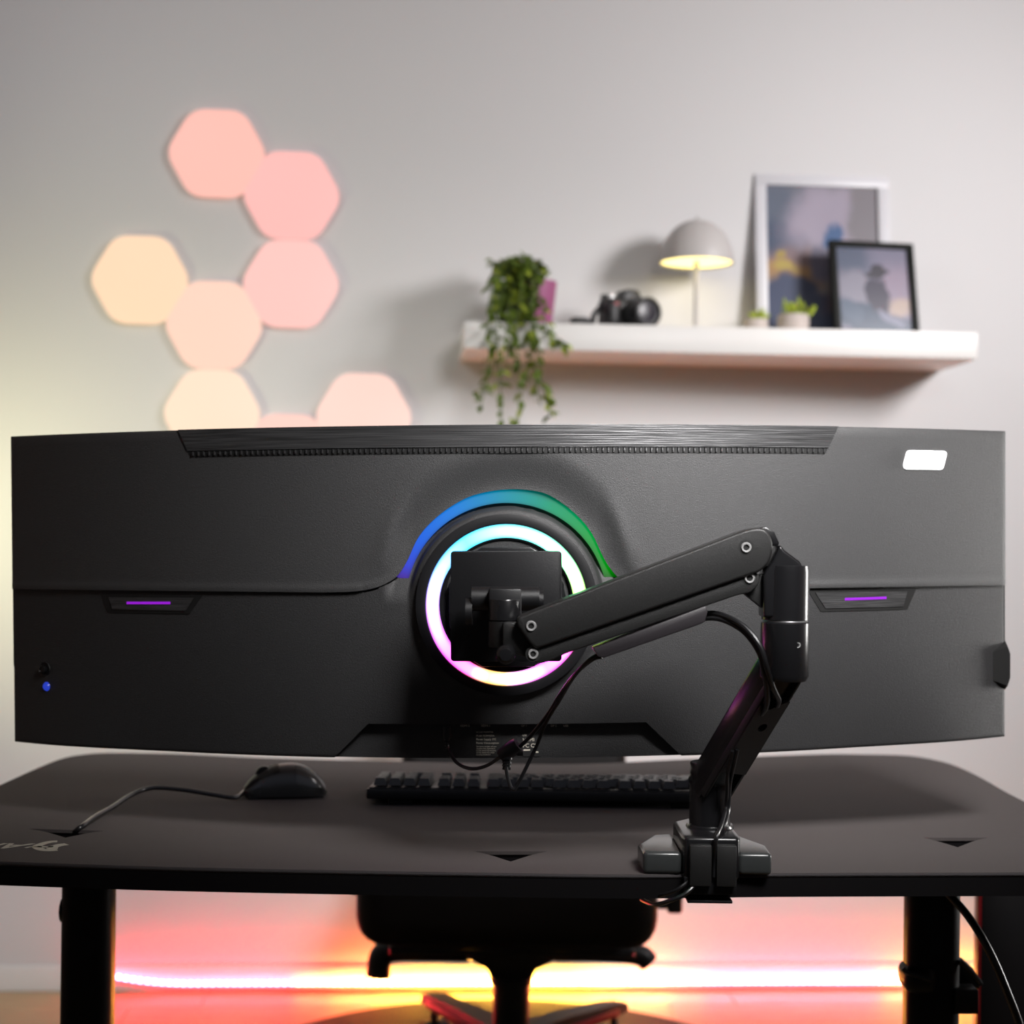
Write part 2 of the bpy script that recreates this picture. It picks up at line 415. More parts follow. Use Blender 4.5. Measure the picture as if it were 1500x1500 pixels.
# framed prints (plain painterly stand-ins in the photograph's colours)
def art(name, base, blobs, warp=.05, tex=.12):
    m = bpy.data.materials.new(name); m.use_nodes = True; nt = m.node_tree; b = nt.nodes['Principled BSDF']
    b.inputs['Roughness'].default_value = .25
    N = nt.nodes.new; L = nt.links.new
    tc = N('ShaderNodeTexCoord'); ns = N('ShaderNodeTexNoise'); ns.inputs['Scale'].default_value = 5; ns.inputs['Detail'].default_value = 4
    L(tc.outputs['Generated'], ns.inputs[0])
    sub = N('ShaderNodeVectorMath'); sub.operation = 'SUBTRACT'; L(ns.outputs['Color'], sub.inputs[0]); sub.inputs[1].default_value = (.5, .5, .5)
    scl = N('ShaderNodeVectorMath'); scl.operation = 'SCALE'; L(sub.outputs[0], scl.inputs[0]); scl.inputs['Scale'].default_value = warp * 4
    ad = N('ShaderNodeVectorMath'); ad.operation = 'ADD'; L(tc.outputs['Generated'], ad.inputs[0]); L(scl.outputs[0], ad.inputs[1])
    col = None
    for (cx, cz, rx, rz, rot, soft, c) in blobs:
        mp = N('ShaderNodeMapping'); mp.vector_type = 'TEXTURE'; L(ad.outputs[0], mp.inputs[0])
        mp.inputs['Location'].default_value = (cx, 0, cz); mp.inputs['Rotation'].default_value = (0, R(rot), 0); mp.inputs['Scale'].default_value = (rx, 1e3, rz)
        ln_ = N('ShaderNodeVectorMath'); ln_.operation = 'LENGTH'; L(mp.outputs[0], ln_.inputs[0])
        mr = N('ShaderNodeMapRange'); mr.interpolation_type = 'SMOOTHSTEP'
        mr.inputs[1].default_value = 1 - soft; mr.inputs[2].default_value = 1 + soft; mr.inputs[3].default_value = 1; mr.inputs[4].default_value = 0
        L(ln_.outputs['Value'], mr.inputs[0])
        mx = N('ShaderNodeMix'); mx.data_type = 'RGBA'; L(mr.outputs[0], mx.inputs['Factor'])
        if col is None: mx.inputs['A'].default_value = (*[v * .78 for v in lin(base)], 1)
        else: L(col, mx.inputs['A'])
        mx.inputs['B'].default_value = (*[v * .78 for v in lin(c)], 1); col = mx.outputs['Result']
    L(col, b.inputs['Base Color'])
    return m
art1 = art('mountain_print', (139, 136, 142), [
    (.1, .78, .28, .3, 20, .5, (108, 116, 132)), (.12, .62, .25, .14, 0, .4, (88, 98, 118)), (.45, .78, .3, .2, -30, .5, (172, 164, 180)),
    (.68, .7, .22, .28, 20, .5, (168, 160, 176)), (.9, .8, .18, .3, 0, .3, (136, 132, 138)), (.25, .46, .4, .1, 0, .5, (142, 124, 128)),
    (.22, .38, .26, .1, 15, .35, (176, 142, 102)), (.16, .44, .1, .035, 0, .4, (186, 166, 98)), (.14, .52, .05, .03, 0, .3, (176, 156, 96)),
    (.5, .46, .1, .16, 25, .4, (118, 116, 134)), (.6, .66, .09, .065, -20, .3, (82, 108, 148)),
    (.1, .17, .34, .2, -20, .15, (80, 88, 112)), (.45, .1, .3, .13, 10, .2, (86, 94, 118)), (.78, .2, .25, .14, 0, .4, (130, 110, 112))])
art2 = art('figure_print', (122, 120, 140), [
    (.15, .85, .3, .25, 0, .5, (88, 96, 116)), (.25, .5, .3, .22, 10, .5, (136, 134, 148)), (.85, .5, .3, .3, 0, .5, (146, 134, 152)),
    (.85, .3, .16, .1, 0, .5, (178, 160, 150)), (.5, .1, .7, .18, 15, .2, (70, 84, 104)), (.15, .25, .2, .1, 30, .3, (82, 96, 116)),
    (.55, .42, .17, .24, -10, .15, (66, 64, 80)), (.55, .70, .19, .045, -5, .25, (60, 58, 68)), (.56, .76, .08, .04, 0, .25, (60, 58, 68)),
    (.7, .16, .2, .05, 20, .3, (128, 130, 150))])
def picture(px, offb, offt, wd, ht, bw, yaw, lab, fm, am, mount):
    c = on_shelf(px, offb)
    tilt = math.asin((offb - offt) / ht)
    t = thing('picture_frame', lab, 'picture frame', c, (0, 0, 0), group='framed prints on the shelf')
    t.rotation_euler = (-tilt, 0, WANG + yaw)
    poly = lambda a, z0, z1: [(-a, 0, z0), (a, 0, z0), (a, 0, z1), (-a, 0, z1)]
    for nm, cc, ss in (('frame_rail', (0, 0, bw / 2), (wd, .018, bw)), ('frame_rail', (0, 0, ht - bw / 2), (wd, .018, bw)),
                       ('frame_stile', (-wd / 2 + bw / 2, 0, ht / 2), (bw, .018, ht - 2 * bw)), ('frame_stile', (wd / 2 - bw / 2, 0, ht / 2), (bw, .018, ht - 2 * bw))):
        put(nm, B(cc, ss, .001), fm, t)
    iw, ih = wd - 2 * bw, ht - 2 * bw
    put('mount', B((0, .003, ht / 2), (iw + .002, .004, ih + .002)), M['mount'] if mount else fm, t)
    mw = mount
    put('print', B((0, -.0005, ht / 2), (iw - 2 * mw, .002, ih - 2 * mw)), am, t)
picture(1208, .055, .004, .318, .398, .026, 0, 'large white frame with pale blue grey landscape print, leaning on wall', M['framewhite'], art1, 0)
picture(1285, .14, .095, .203, .228, .0145, R(7), 'small black frame with dark figure print, before the large white frame', M['frameblack'], art2, 0)

# trailing plant
c = on_shelf(768, .15)
t = thing('trailing_plant', 'bushy green plant in a pink pot trailing down off the shelf end', 'plant', c)
put('pot', LATHE((.022, 0, 0), [(0, 0), (.034, 0), (.04, .01), (.050, .105), (.047, .105), (.044, .098), (0, .096)]), M['pinkpot'], t)
put('soil', LATHE((.022, 0, 0), [(0, .1), (.043, .098)]), M['soil'], t)
def leaf_bm():
    bm = bmesh.new(); n = 5; L = .027; ctr = []; l = []; r = []
    for k in range(n + 1):
        u = k / n; wd = .0075 * math.sin(math.pi * min(1, u * .92 + .06)) ** .8
        y = L * u; z = -.006 * u * u
        ctr.append(bm.verts.new((0, y, z))); l.append(bm.verts.new((-wd, y, z + wd * .35))); r.append(bm.verts.new((wd, y, z + wd * .35)))
    for k in range(n):
        bm.faces.new((l[k], ctr[k], ctr[k + 1], l[k + 1])); bm.faces.new((ctr[k], r[k], r[k + 1], ctr[k + 1]))
    bmesh.ops.solidify(bm, geom=bm.faces[:], thickness=.0004)
    return bm
def wpt(px, py, dy):              # plant-local point: pixel at the plant's depth, dy metres towards the viewer
    q = P(px, py, c.y - dy); return q - c
leafspots = []
vines = [[(770, 372), (745, 385), (722, 415), (715, 470), (716, 520), (712, 560), (703, 600)],
         [(770, 372), (750, 392), (735, 430), (728, 480), (730, 520), (733, 570), (735, 622)],
         [(775, 374), (740, 380), (725, 400), (722, 450), (724, 500), (718, 545), (700, 590)],
         [(775, 374), (768, 400), (762, 440), (757, 480), (752, 515), (758, 540)],
         [(778, 374), (785, 400), (792, 440), (800, 470), (815, 495), (833, 505)],
         [(778, 374), (780, 410), (782, 460), (785, 500), (790, 545), (802, 590), (806, 612)],
         [(778, 376), (776, 420), (778, 470), (788, 505), (785, 550), (800, 575), (805, 595)],
         [(772, 376), (765, 420), (770, 470), (778, 510), (785, 560), (792, 595)],
         [(770, 376), (755, 410), (745, 450), (742, 500), (738, 540), (728, 565)],
         [(770, 376), (757, 425), (750, 470), (760, 515), (764, 570), (760, 612), (745, 628)],
         [(778, 376), (790, 430), (800, 480), (812, 500), (828, 512)],
         [(776, 374), (770, 440), (768, 500), (772, 545), (758, 565)]]
stems = None
rn = random.Random(11)
for v in vines:
    pts = []
    for i, (x, y) in enumerate(v):
        z = wpt(x, y, .02 if i == 0 else min(.15, .05 + .035 * i) + rn.uniform(-.012, .012)); pts.append(z)
    path = smooth_path(pts, 8)
    stems = TUBE(path, .0011, 5, 0, stems)
    for i in range(3, len(path), 2):
        d = (path[i] - path[i - 1]).normalized()
        leafspots.append((path[i], d, .9 if i > len(path) * .5 else 1.0))
for k in range(26):               # short stalks arching over the pot
    an = rn.uniform(0, 6.28); rad = rn.uniform(.02, .062)
    p0 = Vector((0.0, 0, .1)); p1 = Vector((-.008 + rad * .5 * math.cos(an), rad * .5 * math.sin(an), .14 + rn.uniform(-.01, .022)))
    p2 = Vector((-.014 + rad * math.cos(an), rad * .8 * math.sin(an) - .02, .10 + rn.uniform(-.05, .045)))
    path = smooth_path([p0, p1, p2], 5); stems = TUBE(path, .0009, 4, 0, stems)
    for i in range(3, len(path)): leafspots.append((path[i], (path[i] - path[i - 1]).normalized(), .95))
put('stems', stems, M['stem'], t)
rn.shuffle(leafspots)
def leaf_matrix(p, d, s):
    side = Vector((rn.uniform(-1, 1), rn.uniform(-1, .3), rn.uniform(-.7, .5))).normalized()
    y = (side + d * .5).normalized(); x = y.cross(Vector((rn.uniform(-.3, .3), rn.uniform(-1, -.2), 1))).normalized(); z = x.cross(y)
    m3 = Matrix((x, y, z)).transposed().to_4x4(); return Matrix.Translation(p) @ m3 @ Matrix.Scale(s * rn.uniform(.75, 1.1), 4)
mes = []
for mm in ('leaf', 'leaf2'):
    o = put('leaf', leaf_bm(), M[mm], t); mes.append(o.data); bpy.data.objects.remove(o)
cnt = 0; extra = bmesh.new()
for p, d, s in leafspots:
    if cnt < 290:
        o = bpy.data.objects.new('leaf', mes[0 if rn.random() < .68 else 1]); C.objects.link(o); o.parent = t
        o.matrix_local = leaf_matrix(p, d, s)
    else:
        b2 = leaf_bm(); b2.transform(leaf_matrix(p, d, s)); join(extra, b2)
    cnt += 1
for k in range(420):              # inner foliage
    an = rn.uniform(0, 6.28); rr_ = rn.uniform(0, 1) ** .5
    p = Vector((-.022 + .05 * rr_ * math.cos(an), -.05 + .04 * rr_ * math.sin(an), rn.uniform(-.03, .145)))
    if p.z < .085 and p.x > .022: continue
    b2 = leaf_bm(); b2.transform(leaf_matrix(p, Vector((0, 0, -1)), .95)); join(extra, b2)
o = put('foliage', extra, M['leaf'], t); o['kind'] = 'stuff'

# ------------------------------------------------------------------ LED strip at the foot of the wall
sa = PW(150, 1408, .02); zs = .026
t = thing('led_strip', 'glowing pink and yellow light strip along the skirting behind the chair', 'light strip', PW(740, 1445, .018))
def strip_col(u):                 # u along the strip 0..1
    stops = [(0, (1, .020, .040)), (.20, (1, .022, .040)), (.28, (1, .17, .05)), (.36, (1, .46, .04)), (.52, (1, .50, .05)), (.60, (1, .25, .10)), (.66, (1, .05, .09)), (.88, (1, .05, .09)), (.93, (1, .30, .02)), (1, (1, .30, .02))]
    for (a_, ca), (b_, cb) in zip(stops, stops[1:]):
        if a_ <= u <= b_:
            f = (u - a_) / (b_ - a_); return tuple(x + (y - x) * f for x, y in zip(ca, cb))
    return stops[-1][1]
x0 = PW(158, 1430, .030); x1 = PW(1452, 1450, .030)
SL = (Vector((x1.x, x1.y, 0)) - Vector((x0.x, x0.y, 0))).length
NB = 126; NC = 24
def spt(u):
    p = Vector((x0.x, x0.y, 0)) + ux * SL * u
    lift = .020 * max(0, 1 - u / .09) ** 2
    return Vector((p.x, p.y, .021 + lift))
tp = bmesh.new(); prev = None
for i in range(61):
    p = spt(i / 60); vs = [tp.verts.new(p + un * o_ + Vector((0, 0, -.0042))) for o_ in (-.005, .005)] + [tp.verts.new(p + un * o_ + Vector((0, 0, -.0055))) for o_ in (.005, -.005)]
    if prev:
        for k in range(4): tp.faces.new((prev[k], prev[(k + 1) % 4], vs[(k + 1) % 4], vs[k]))
    prev = vs
put('tape', tp, M['tape'], t, world=True)
SM = []
for j in range(NC):
    cc = strip_col((j + .5) / NC); SM.append(mat('led_glow', (.8, .8, .8), .5, emis=cc, es=300 * (1 + 1.6 * cc[1]), bump=.01))
bead = {}
for i in range(NB):
    u = (i + .5) / NB; j = min(NC - 1, int(u * NC))
    p = spt(u) + un * .0005
    if j not in bead:
        bm = B((0, 0, 0), (.0075, .004, .008), .0012, None, 1)
        o = put('led_bead', bm, SM[j], t); bead[j] = o.data
    else:
        o = bpy.data.objects.new('led_bead', bead[j]); C.objects.link(o); o.parent = t
    o.location = p - t.location; o.rotation_euler = (0, 0, WANG)

# ------------------------------------------------------------------ office chair
cx, cy = .010, 2.93
t = thing('office_chair', 'black office chair tucked in behind the desk, red accents on base', 'chair', (cx, cy, 0.006))
zt = .334
def cushion(w_, d_, h_, z0, rad):
    t_ = bmesh.new(); bmesh.ops.create_cube(t_, size=1); bmesh.ops.scale(t_, vec=(w_, d_, h_), verts=t_.verts)
    bevel(t_, rad, 5); t_.transform(Matrix.Translation((0, 0, z0 + h_ / 2))); return t_
st = cushion(.520, .5, .145, zt, .05); st.transform(Matrix.Translation((-.010, -.02, 0)))
put('seat', st, M['seat'], t)
bk = cushion(.46, .09, .60, .0, .04)
for v in bk.verts:
    k = v.co.z / .6; v.co.x *= 1 - .12 * max(0, k - .7) / .3; v.co.y += .03 * (v.co.x / .23) ** 2 * -1
bk.transform(Matrix.Translation((0, .26, .45)) @ Matrix.Rotation(R(-6), 4, 'X')); put('backrest', bk, M['seat'], t)
put('back_bracket', TUBE([(0, .05, .31), (0, .26, .31), (0, .31, .40), (0, .33, .6)], .022, 10), M['black'], t)
put('seat_pan', B((0, .02, .322), (.36, .34, .03), .01), M['black'], t)
put('seat_plate', B((0, .02, .299), (.44, .30, .018), .005), M['black'], t)
mz = PRISM([(-.086, -.07, .292), (.086, -.07, .292), (.080, -.07, .270), (.045, -.07, .252), (.036, -.07, .236), (-.036, -.07, .236), (-.045, -.07, .252), (-.080, -.07, .270)], (0, .16, 0), .005)
put('mechanism', mz, M['black'], t)
gl = put('gas_lift', CYL((0, 0, .08), (0, 0, .245), .035, .034, bev=.002), M['black'], t)
put('collar', CYL((0, 0, .210), (0, 0, .222), .040, bev=.002), M['black'], gl)
put('armrest_bracket', TUBE([(-.08, .0, .270), (-.16, .0, .270), (-.222, .0, .268), (-.244, .0, .254), (-.249, .0, .218)], .0228, 14), M['black'], t)
put('armrest_bracket', TUBE([(.08, .0, .270), (.16, .0, .270), (.215, .0, .268), (.244, .0, .262), (.256, .0, .250)], .0195, 14), M['black'], t)
lv = put('tilt_lever', TUBE([(.2, -.12, .405), (.262, -.12, .385), (.285, -.12, .388)], .006, 8), M['black'], t)
put('lever_paddle', B((.290, -.12, .402), (.028, .014, .062), .006), M['black'], lv)
put('cable_loop', TUBE([(-.25, -.18, .452), (-.292, -.18, .45), (-.296, -.18, .43), (-.284, -.18, .415), (-.26, -.18, .41)], .0022, 8), M['cable'], t)
hub = put('base_hub', LATHE((0, 0, 0), [(0, .062), (.05, .062), (.056, .07), (.052, .11), (.036, .125), (0, .125)]), M['black'], t)
for k in range(5):
    an = R(90 + 30 - 72 * k); d = Vector((math.cos(an), math.sin(an), 0)); s = Vector((-d.y, d.x, 0))
    leg = bmesh.new(); rings = []
    for u, zz, wd, hh in ((.03, .102, .034, .04), (.15, .104, .030, .032), (.30, .100, .024, .022), (.335, .098, .020, .014)):
        c0 = d * u + Vector((0, 0, zz)); rings.append([leg.verts.new(c0 + s * wd * a + Vector((0, 0, hh * b / 2))) for a, b in ((-.8, 1), (.8, 1), (1, -1), (-1, -1))])
    for A, D in zip(rings, rings[1:]):
        for q in range(4): leg.faces.new((A[q], A[(q + 1) % 4], D[(q + 1) % 4], D[q]))
    leg.faces.new(rings[0]); leg.faces.new(rings[-1]); bevel(leg, .003)
    lo = put('base_leg', leg, M['black'], t)
    ac = bmesh.new()
    for sg in (-1, 1):
        B(d * .18 + s * sg * .0285 + Vector((0, 0, .098)), (.22, .004, .014), .001, Matrix.Rotation(an, 4, 'Z'), bm=ac)
    put('red_insert', ac, M['red'], lo, label='red side insert')
    wb = None
    for sg in (-1, 1):
        wb = CYL(d * .31 + s * sg * .006 + Vector((0, 0, .028)), d * .31 + s * sg * .024 + Vector((0, 0, .028)), .028, bev=.003, bm=wb)
    wb = CYL(d * .31 + Vector((0, 0, .03)), d * .31 + Vector((0, 0, .08)), .008, bm=wb)
    put('caster', wb, M['caster'], lo)

# ------------------------------------------------------------------ desk
def pp(l, Y): return [P(x, y, Y) for x, y in l]
front = [PD(x, y) for x, y in ((0, 1262), (250, 1270), (500, 1275), (750, 1279), (930, 1281), (1140, 1279), (1500, 1278))]
FL = Vector((-.69, 1.628, DZ)); FR = Vector((.70, 1.642, DZ))
R1 = PD(1500, 1174); R2 = PD(1440, 1141); R3 = PD(1405, 1124); R4 = PD(1375, 1114.5); R5 = PD(1330, 1107); R6 = PD(1260, 1105)
L1 = PD(0, 1150); L2 = PD(60, 1123); L3 = PD(95, 1110); L4 = PD(130, 1104.5); L5 = PD(170, 1103)
far = [R6, PD(1200, 1105), PD(1100, 1108.5), PD(990, 1113), PD(860, 1119), PD(750, 1119), PD(600, 1116), PD(400, 1111), PD(270, 1105), L5]
outl = [FL + Vector((0, .03, 0)), FL + Vector((.012, .006, 0))] + front + [FR + Vector((-.012, .004, 0)), FR + Vector((0, .03, 0)), R1, R2, R3, R4, R5] + far + [L4, L3, L2, L1]
pts = []
for i in range(len(outl)):
    p0, p1, p2, p3 = (outl[(i + k) % len(outl)] for k in (-1, 0, 1, 2))
    for k in range(4):
        q = k / 4; pts.append(.5 * ((2 * p1) + (p2 - p0) * q + (2 * p0 - 5 * p1 + 4 * p2 - p3) * q * q + (-p0 + 3 * p1 - 3 * p2 + p3) * q ** 3))
outline = [(p.x, p.y) for p in pts]
def slit(xl, yl, xr, yr, xa, ya):
    l, r, a = PD(xl, yl), PD(xr, yr), PD(xa, ya)
    l1 = l.lerp(a, .55) + Vector((0, .004, 0)); r1 = r.lerp(a, .55) + Vector((0, .004, 0))
    return [(p.x, p.y) for p in (l, l.lerp(a, .3) + Vector((0, .004, 0)), l1, a, r1, r.lerp(a, .3) + Vector((0, .004, 0)), r)]
holes = [slit(42, 1214, 152, 1217, 96, 1227), slit(694, 1247, 802, 1247, 748, 1262), slit(1352, 1227, 1448, 1227, 1403, 1241)]
dk = thing('desk', 'large black gaming desk with clipped rounded far corners', 'desk', (0, 2.0, 0))
put('desktop', filled(outline, holes, DZ - .0245, DZ - .0045), M['deskblack'], dk, world=True)
def inset(o, d):
    cxx = sum(p[0] for p in o) / len(o); cyy = sum(p[1] for p in o) / len(o); res = []
    for p in o:
        v = Vector((p[0] - cxx, p[1] - cyy)); res.append((cxx + v.x * (1 - d / max(.3, abs(v.x)) * .5), cyy + v.y * (1 - d / max(.3, abs(v.y)) * .5)))
    return res
hemp = [Vector((p[0], p[1], DZ - .0022)) for p in outline]; hemp.append(hemp[0])
# columns and feet
def column(xl, xr, Yc, dep, lab=None):
    a, b_ = P(xl, 1400, Yc - dep / 2).x, P(xr, 1400, Yc - dep / 2).x
    xc, wd = (a + b_) / 2, b_ - a
    col_ = put('leg', B((xc, Yc, (DZ - .03 + .03) / 2), (wd, dep, DZ - .06 + .0), .018, None, 5), M['legblack'], dk, world=True)
    put('foot', B((xc, Yc, .018), (.075, .62, .034), .008), M['legblack'], dk, world=True)
    put('top_bracket', PRISM([(xc - wd / 2 - .012, Yc - .25, DZ - .0245), (xc + wd / 2 + .004, Yc - .25, DZ - .0245), (xc + wd / 2, Yc - .25, DZ - .036), (xc - wd / 2, Yc - .25, DZ - .036)], (0, .6, 0), .001), M['legblack'], dk, world=True)
    return xc, wd
lx, lw = column(84, 159, 1.98, .05)
rx_, rw = column(1333, 1411, 1.98, .05)
put('cross_beam', B(((lx + rx_) / 2, 2.08, DZ - .047), (rx_ - lx, .04, .04), .004), M['legblack'], dk, world=True)
put('side_knob', LATHE((lx - lw / 2, 1.98, .565), [(0, -.002), (.015, -.002), (.015, .002), (.012, .003), (0, .003)], (-1, 0, 0), 24), M['arm_gloss'], dk, world=True)
# velcro strap and clip on the right leg
put('cable_strap', B((rx_ - .018, 1.977, .497), (rw * .62, .055, .036), .014, None, 4), M['black'], dk, world=True)
put('cable_clip', TUBE([P(1322, 1418, 1.94), P(1328, 1424, 1.94), P(1345, 1430, 1.94), P(1364, 1436, 1.94)], .0028, 8), M['cable'], dk, world=True)
put('tray_arm', PRISM(pp([(1400, 1408), (1414, 1408), (1426, 1419), (1436, 1440), (1436, 1449), (1400, 1449)], 1.985), (0, .02, 0), .002), M['black'], dk, world=True)
put('cable_tray', PRISM(pp([(1399, 1450), (1434, 1450), (1434, 1486), (1399, 1486)], 1.95), (0, .03, 0), .002), M['black'], dk, world=True)
put('tray_stay', TUBE([P(1406, 1408, 1.96), P(1424, 1426, 1.96), P(1436, 1442, 1.96)], .004, 8, 2), M['arm_gloss'], dk, world=True)

mt = thing('desk_mat', 'dark grey cloth mat covering the whole desktop, with cut cable slits', 'desk mat', (0, 2.0, DZ - .0045))
put('mat_cloth', filled(outline, holes, DZ - .0045, DZ), M['matcloth'], mt, world=True)
put('stitched_hem', TUBE(hemp, .0017, 8, 0), M['hem'], mt, world=True, label='dark stitched edge binding')
for h in holes:                    # the pushed-down flap of each slit
    l, r, a_ = Vector((*h[0], DZ)), Vector((*h[-1], DZ)), Vector((*h[3], DZ))
    m_ = (l + r) / 2
    f = bmesh.new()
    tip = Vector((a_.x, m_.y + .004, DZ - .020))
    vs = [f.verts.new(p) for p in (l.lerp(r, .12) + Vector((0, -.001, -.0035)), r.lerp(l, .12) + Vector((0, -.001, -.0035)), tip)]; f.faces.new(vs)
    bmesh.ops.solidify(f, geom=f.faces[:], thickness=.002)
    put('slit_flap', f, M['deskblack'], mt, world=True)
# upside-down logo print on the mat, facing the chair
def mat_point(px, py): return PD(px, py, DZ + .0003)
def stroke(bm, pxs, w_):
    path = smooth_path([mat_point(*p) for p in pxs], 6); vl, vr = [], []
    for i, p in enumerate(path):
        d = path[min(i + 1, len(path) - 1)] - path[max(i - 1, 0)]; d.z = 0; d.normalize(); s = Vector((-d.y, d.x, 0)); u = i / (len(path) - 1)
        ww = (w_(u) if callable(w_) else w_) / 2
        vl.append(bm.verts.new(p + s * ww)); vr.append(bm.verts.new(p - s * ww))
    for i in range(len(path) - 1): bm.faces.new((vl[i], vr[i], vr[i + 1], vl[i + 1]))
lg = bmesh.new()
stroke(lg, [(37, 1242), (44, 1240.5), (52, 1240)], .004)
stroke(lg, [(84, 1232.5), (74, 1233), (62, 1236), (54, 1240), (60, 1244), (72, 1245.5), (84, 1244.8)], lambda u: .010)
stroke(lg, [(54, 1240), (66, 1240.5), (78, 1240)], .007)
stroke(lg, [(98, 1236.5), (88, 1237.8), (78, 1240.5), (76, 1244)], .012)
put('logo_emblem', lg, M['print'], mt, world=True, label='pale emblem printed on the mat', smooth=0)
q = mat_point(50, 1236)
tm = Matrix.Translation(q) @ Matrix.Rotation(math.pi, 4, 'Z')
put('logo_lettering', text_bm('Arozzi', .040, tm @ Matrix.Scale(1, 4), shear=.45, ext=.0001, bold=.0006), M['print'], mt, world=True, label='pale brand lettering printed upside down', smooth=0)

# tall black panel at the right, behind the right leg
tx = P(1437, 1400, 2.30).x
t = thing('side_panel', 'tall black upright panel at the right photo edge below the desk end', 'panel', (tx + .2, 2.31, 0))
put('board', B((0, 0, .325), (.40, .018, .61), .002), M['legblack'], t)
put('red_glow_edge', B((-.2025, .0, .325), (.005, .020, .61), .001), M['red'], t, label='thin panel edge coloured red as LED glow')  # red colour paints the LED light falling on the panel's edge
for sx in (-.15, .15): put('panel_foot', B((sx, 0, .010), (.05, .14, .020), .003), M['black'], t)

# hanging cable in front of the right leg
tag(own('power_cable', TUBE([P(1378, 1296, 1.86), P(1392, 1312, 1.84), P(1418, 1342, 1.82), P(1445, 1385, 1.80), P(1470, 1440, 1.79), P(1500, 1525, 1.79), P(1510, 1620, 1.8)], .0048, 12), M['cable'],
    P(1378, 1296, 1.86), 'thick black cable hanging before the right desk leg', 'cable'))

# ------------------------------------------------------------------ keyboard
KY = 1.99
kl = P(537, 1155, KY); kx0 = kl.x; KWd = .445; KD = .135
t = thing('keyboard', 'black full size keyboard lying on the desk mat below the monitor', 'keyboard', (kx0 + KWd / 2, KY, DZ), (0, 0, R(.4)))
tl = Matrix.Rotation(R(-4.3), 4, 'X')      # back edge raised on feet, front edge on the mat
def kM(z=0): return Matrix.Translation((0, 0, .0225)) @ tl
bmk = B((0, KD / 2, -.007), (KWd, KD, .013), .002); bmk.transform(kM()); put('case', bmk, M['black'], t)
bmk = B((0, KD / 2, .0003), (KWd - .006, KD - .006, .002), .0008); bmk.transform(kM()); put('top_plate', bmk, M['black_satin'], t)
for s in (-1, 1): put('foot', B((s * .18, .012, .0045), (.03, .008, .0092), .001), M['black'], t)
def cap(wu):
    wd = .019 * wu - .002; bm = bmesh.new(); v = []
    for z, f in ((0, 0), (.0095, .0028)):
        for sx, sy in ((-1, -1), (1, -1), (1, 1), (-1, 1)): v.append(bm.verts.new((sx * (wd / 2 - f), sy * (.0085 - f), z)))
    for q in ((0, 1, 5, 4), (1, 2, 6, 5), (2, 3, 7, 6), (3, 0, 4, 7), (4, 5, 6, 7), (3, 2, 1, 0)): bm.faces.new([v[k] for k in q])
    bevel(bm, .0008, 1); return bm
caps = {}
def key(xu, row, wu):               # xu: units from the left end as seen from behind
    x = -KWd / 2 + .0075 + (xu + wu / 2) * .01865; y = .0125 + row * .0187 + (.004 if row > 0 else 0)
    if wu not in caps:
        o = put('keycap', cap(wu), M['keycap'], t); caps[wu] = o.data
    else: o = bpy.data.objects.new('keycap', caps[wu]); C.objects.link(o); o.parent = t
    m_ = kM() @ Matrix.Translation((x, y, .0035)); o.matrix_local = m_
for k in range(4): key(k, 0, 1)
for r_ in range(1, 5):
    for k in range(1, 4): key(k, r_, 1)
for r_ in (1, 3): key(0, r_, 1)
key(0, 2, 1); key(0, 4, 1); key(1, 5, 1); key(2, 5, 2); key(0, 5, 1)
for r_ in (0, 1, 2):
    for k in range(3): key(4.35 + k, r_, 1)
key(5.35, 4, 1)
for k in range(3): key(4.35 + k, 5, 1)
x = 7.7
for g in range(3):
    for k in range(4): key(x, 0, 1); x += 1
    x += .5
key(22.0 - .25, 0, 1)
for r_, ws in ((1, [2] + [1] * 13), (2, [1.5] + [1] * 12 + [1.5]), (3, [2.25] + [1] * 11 + [1.75]), (4, [2.75] + [1] * 10 + [2.25]), (5, [1.25, 1.25, 1.25, 1.25, 6.25, 1.25, 1.25, 1.25])):
    x = 7.7
    for w_ in ws: key(x, r_, w_); x += w_

# ------------------------------------------------------------------ mouse
mc = PD(417, 1166)
t = thing('computer_mouse', 'black wired mouse with glossy side on the desk mat, left of keyboard', 'mouse', (mc.x, mc.y, DZ), (0, 0, R(14)))
def mouse_shell(scale=1., zoff=0, xr=(-1, 1), a0=0, a1=180, inset_=0.):
    bm = bmesh.new(); nx, na = 22, 20; g = []
    for i in range(nx + 1):
        u = xr[0] + (xr[1] - xr[0]) * i / nx
        prof = max(0, 1 - abs(u) ** 2.6) ** .5
        hgt = .039 * (max(0.0, 1 - abs((u - .12) / (1.12 if u < .12 else .88)) ** 2.2)) ** .75 + .001
        wd = .031 * prof * (1 - .12 * math.cos(u * 3.1 + .6) * .6)
        row = []
        for k in range(na + 1):
            an = R(a0 + (a1 - a0) * k / na); e = .8
            cs, sn = math.cos(an), math.sin(an)
            row.append(bm.verts.new((u * .056 * scale, (wd * math.copysign(abs(cs) ** e, cs)) * scale, .003 + zoff + hgt * max(0, sn) ** e * scale)))
        g.append(row)
    for i in range(nx):
        for k in range(na): bm.faces.new((g[i][k], g[i + 1][k], g[i + 1][k + 1], g[i][k + 1]))
    return bm
ms = mouse_shell(); e_ = [e for e in ms.edges if e.is_boundary]; bmesh.ops.holes_fill(ms, edges=e_)
put('body', ms, M['mouse'], t)
for a0, a1 in ((48, 88), (92, 132)):
    b3 = mouse_shell(1.02, .0002, (-.93, -.15), a0, a1); bmesh.ops.solidify(b3, geom=b3.faces[:], thickness=-.001); put('mouse_button', b3, M['mouse'], t)
b3 = mouse_shell(1.018, .0002, (.2, .9), 110, 165)
put('side_grip', b3, M['mouse_grip'], t)
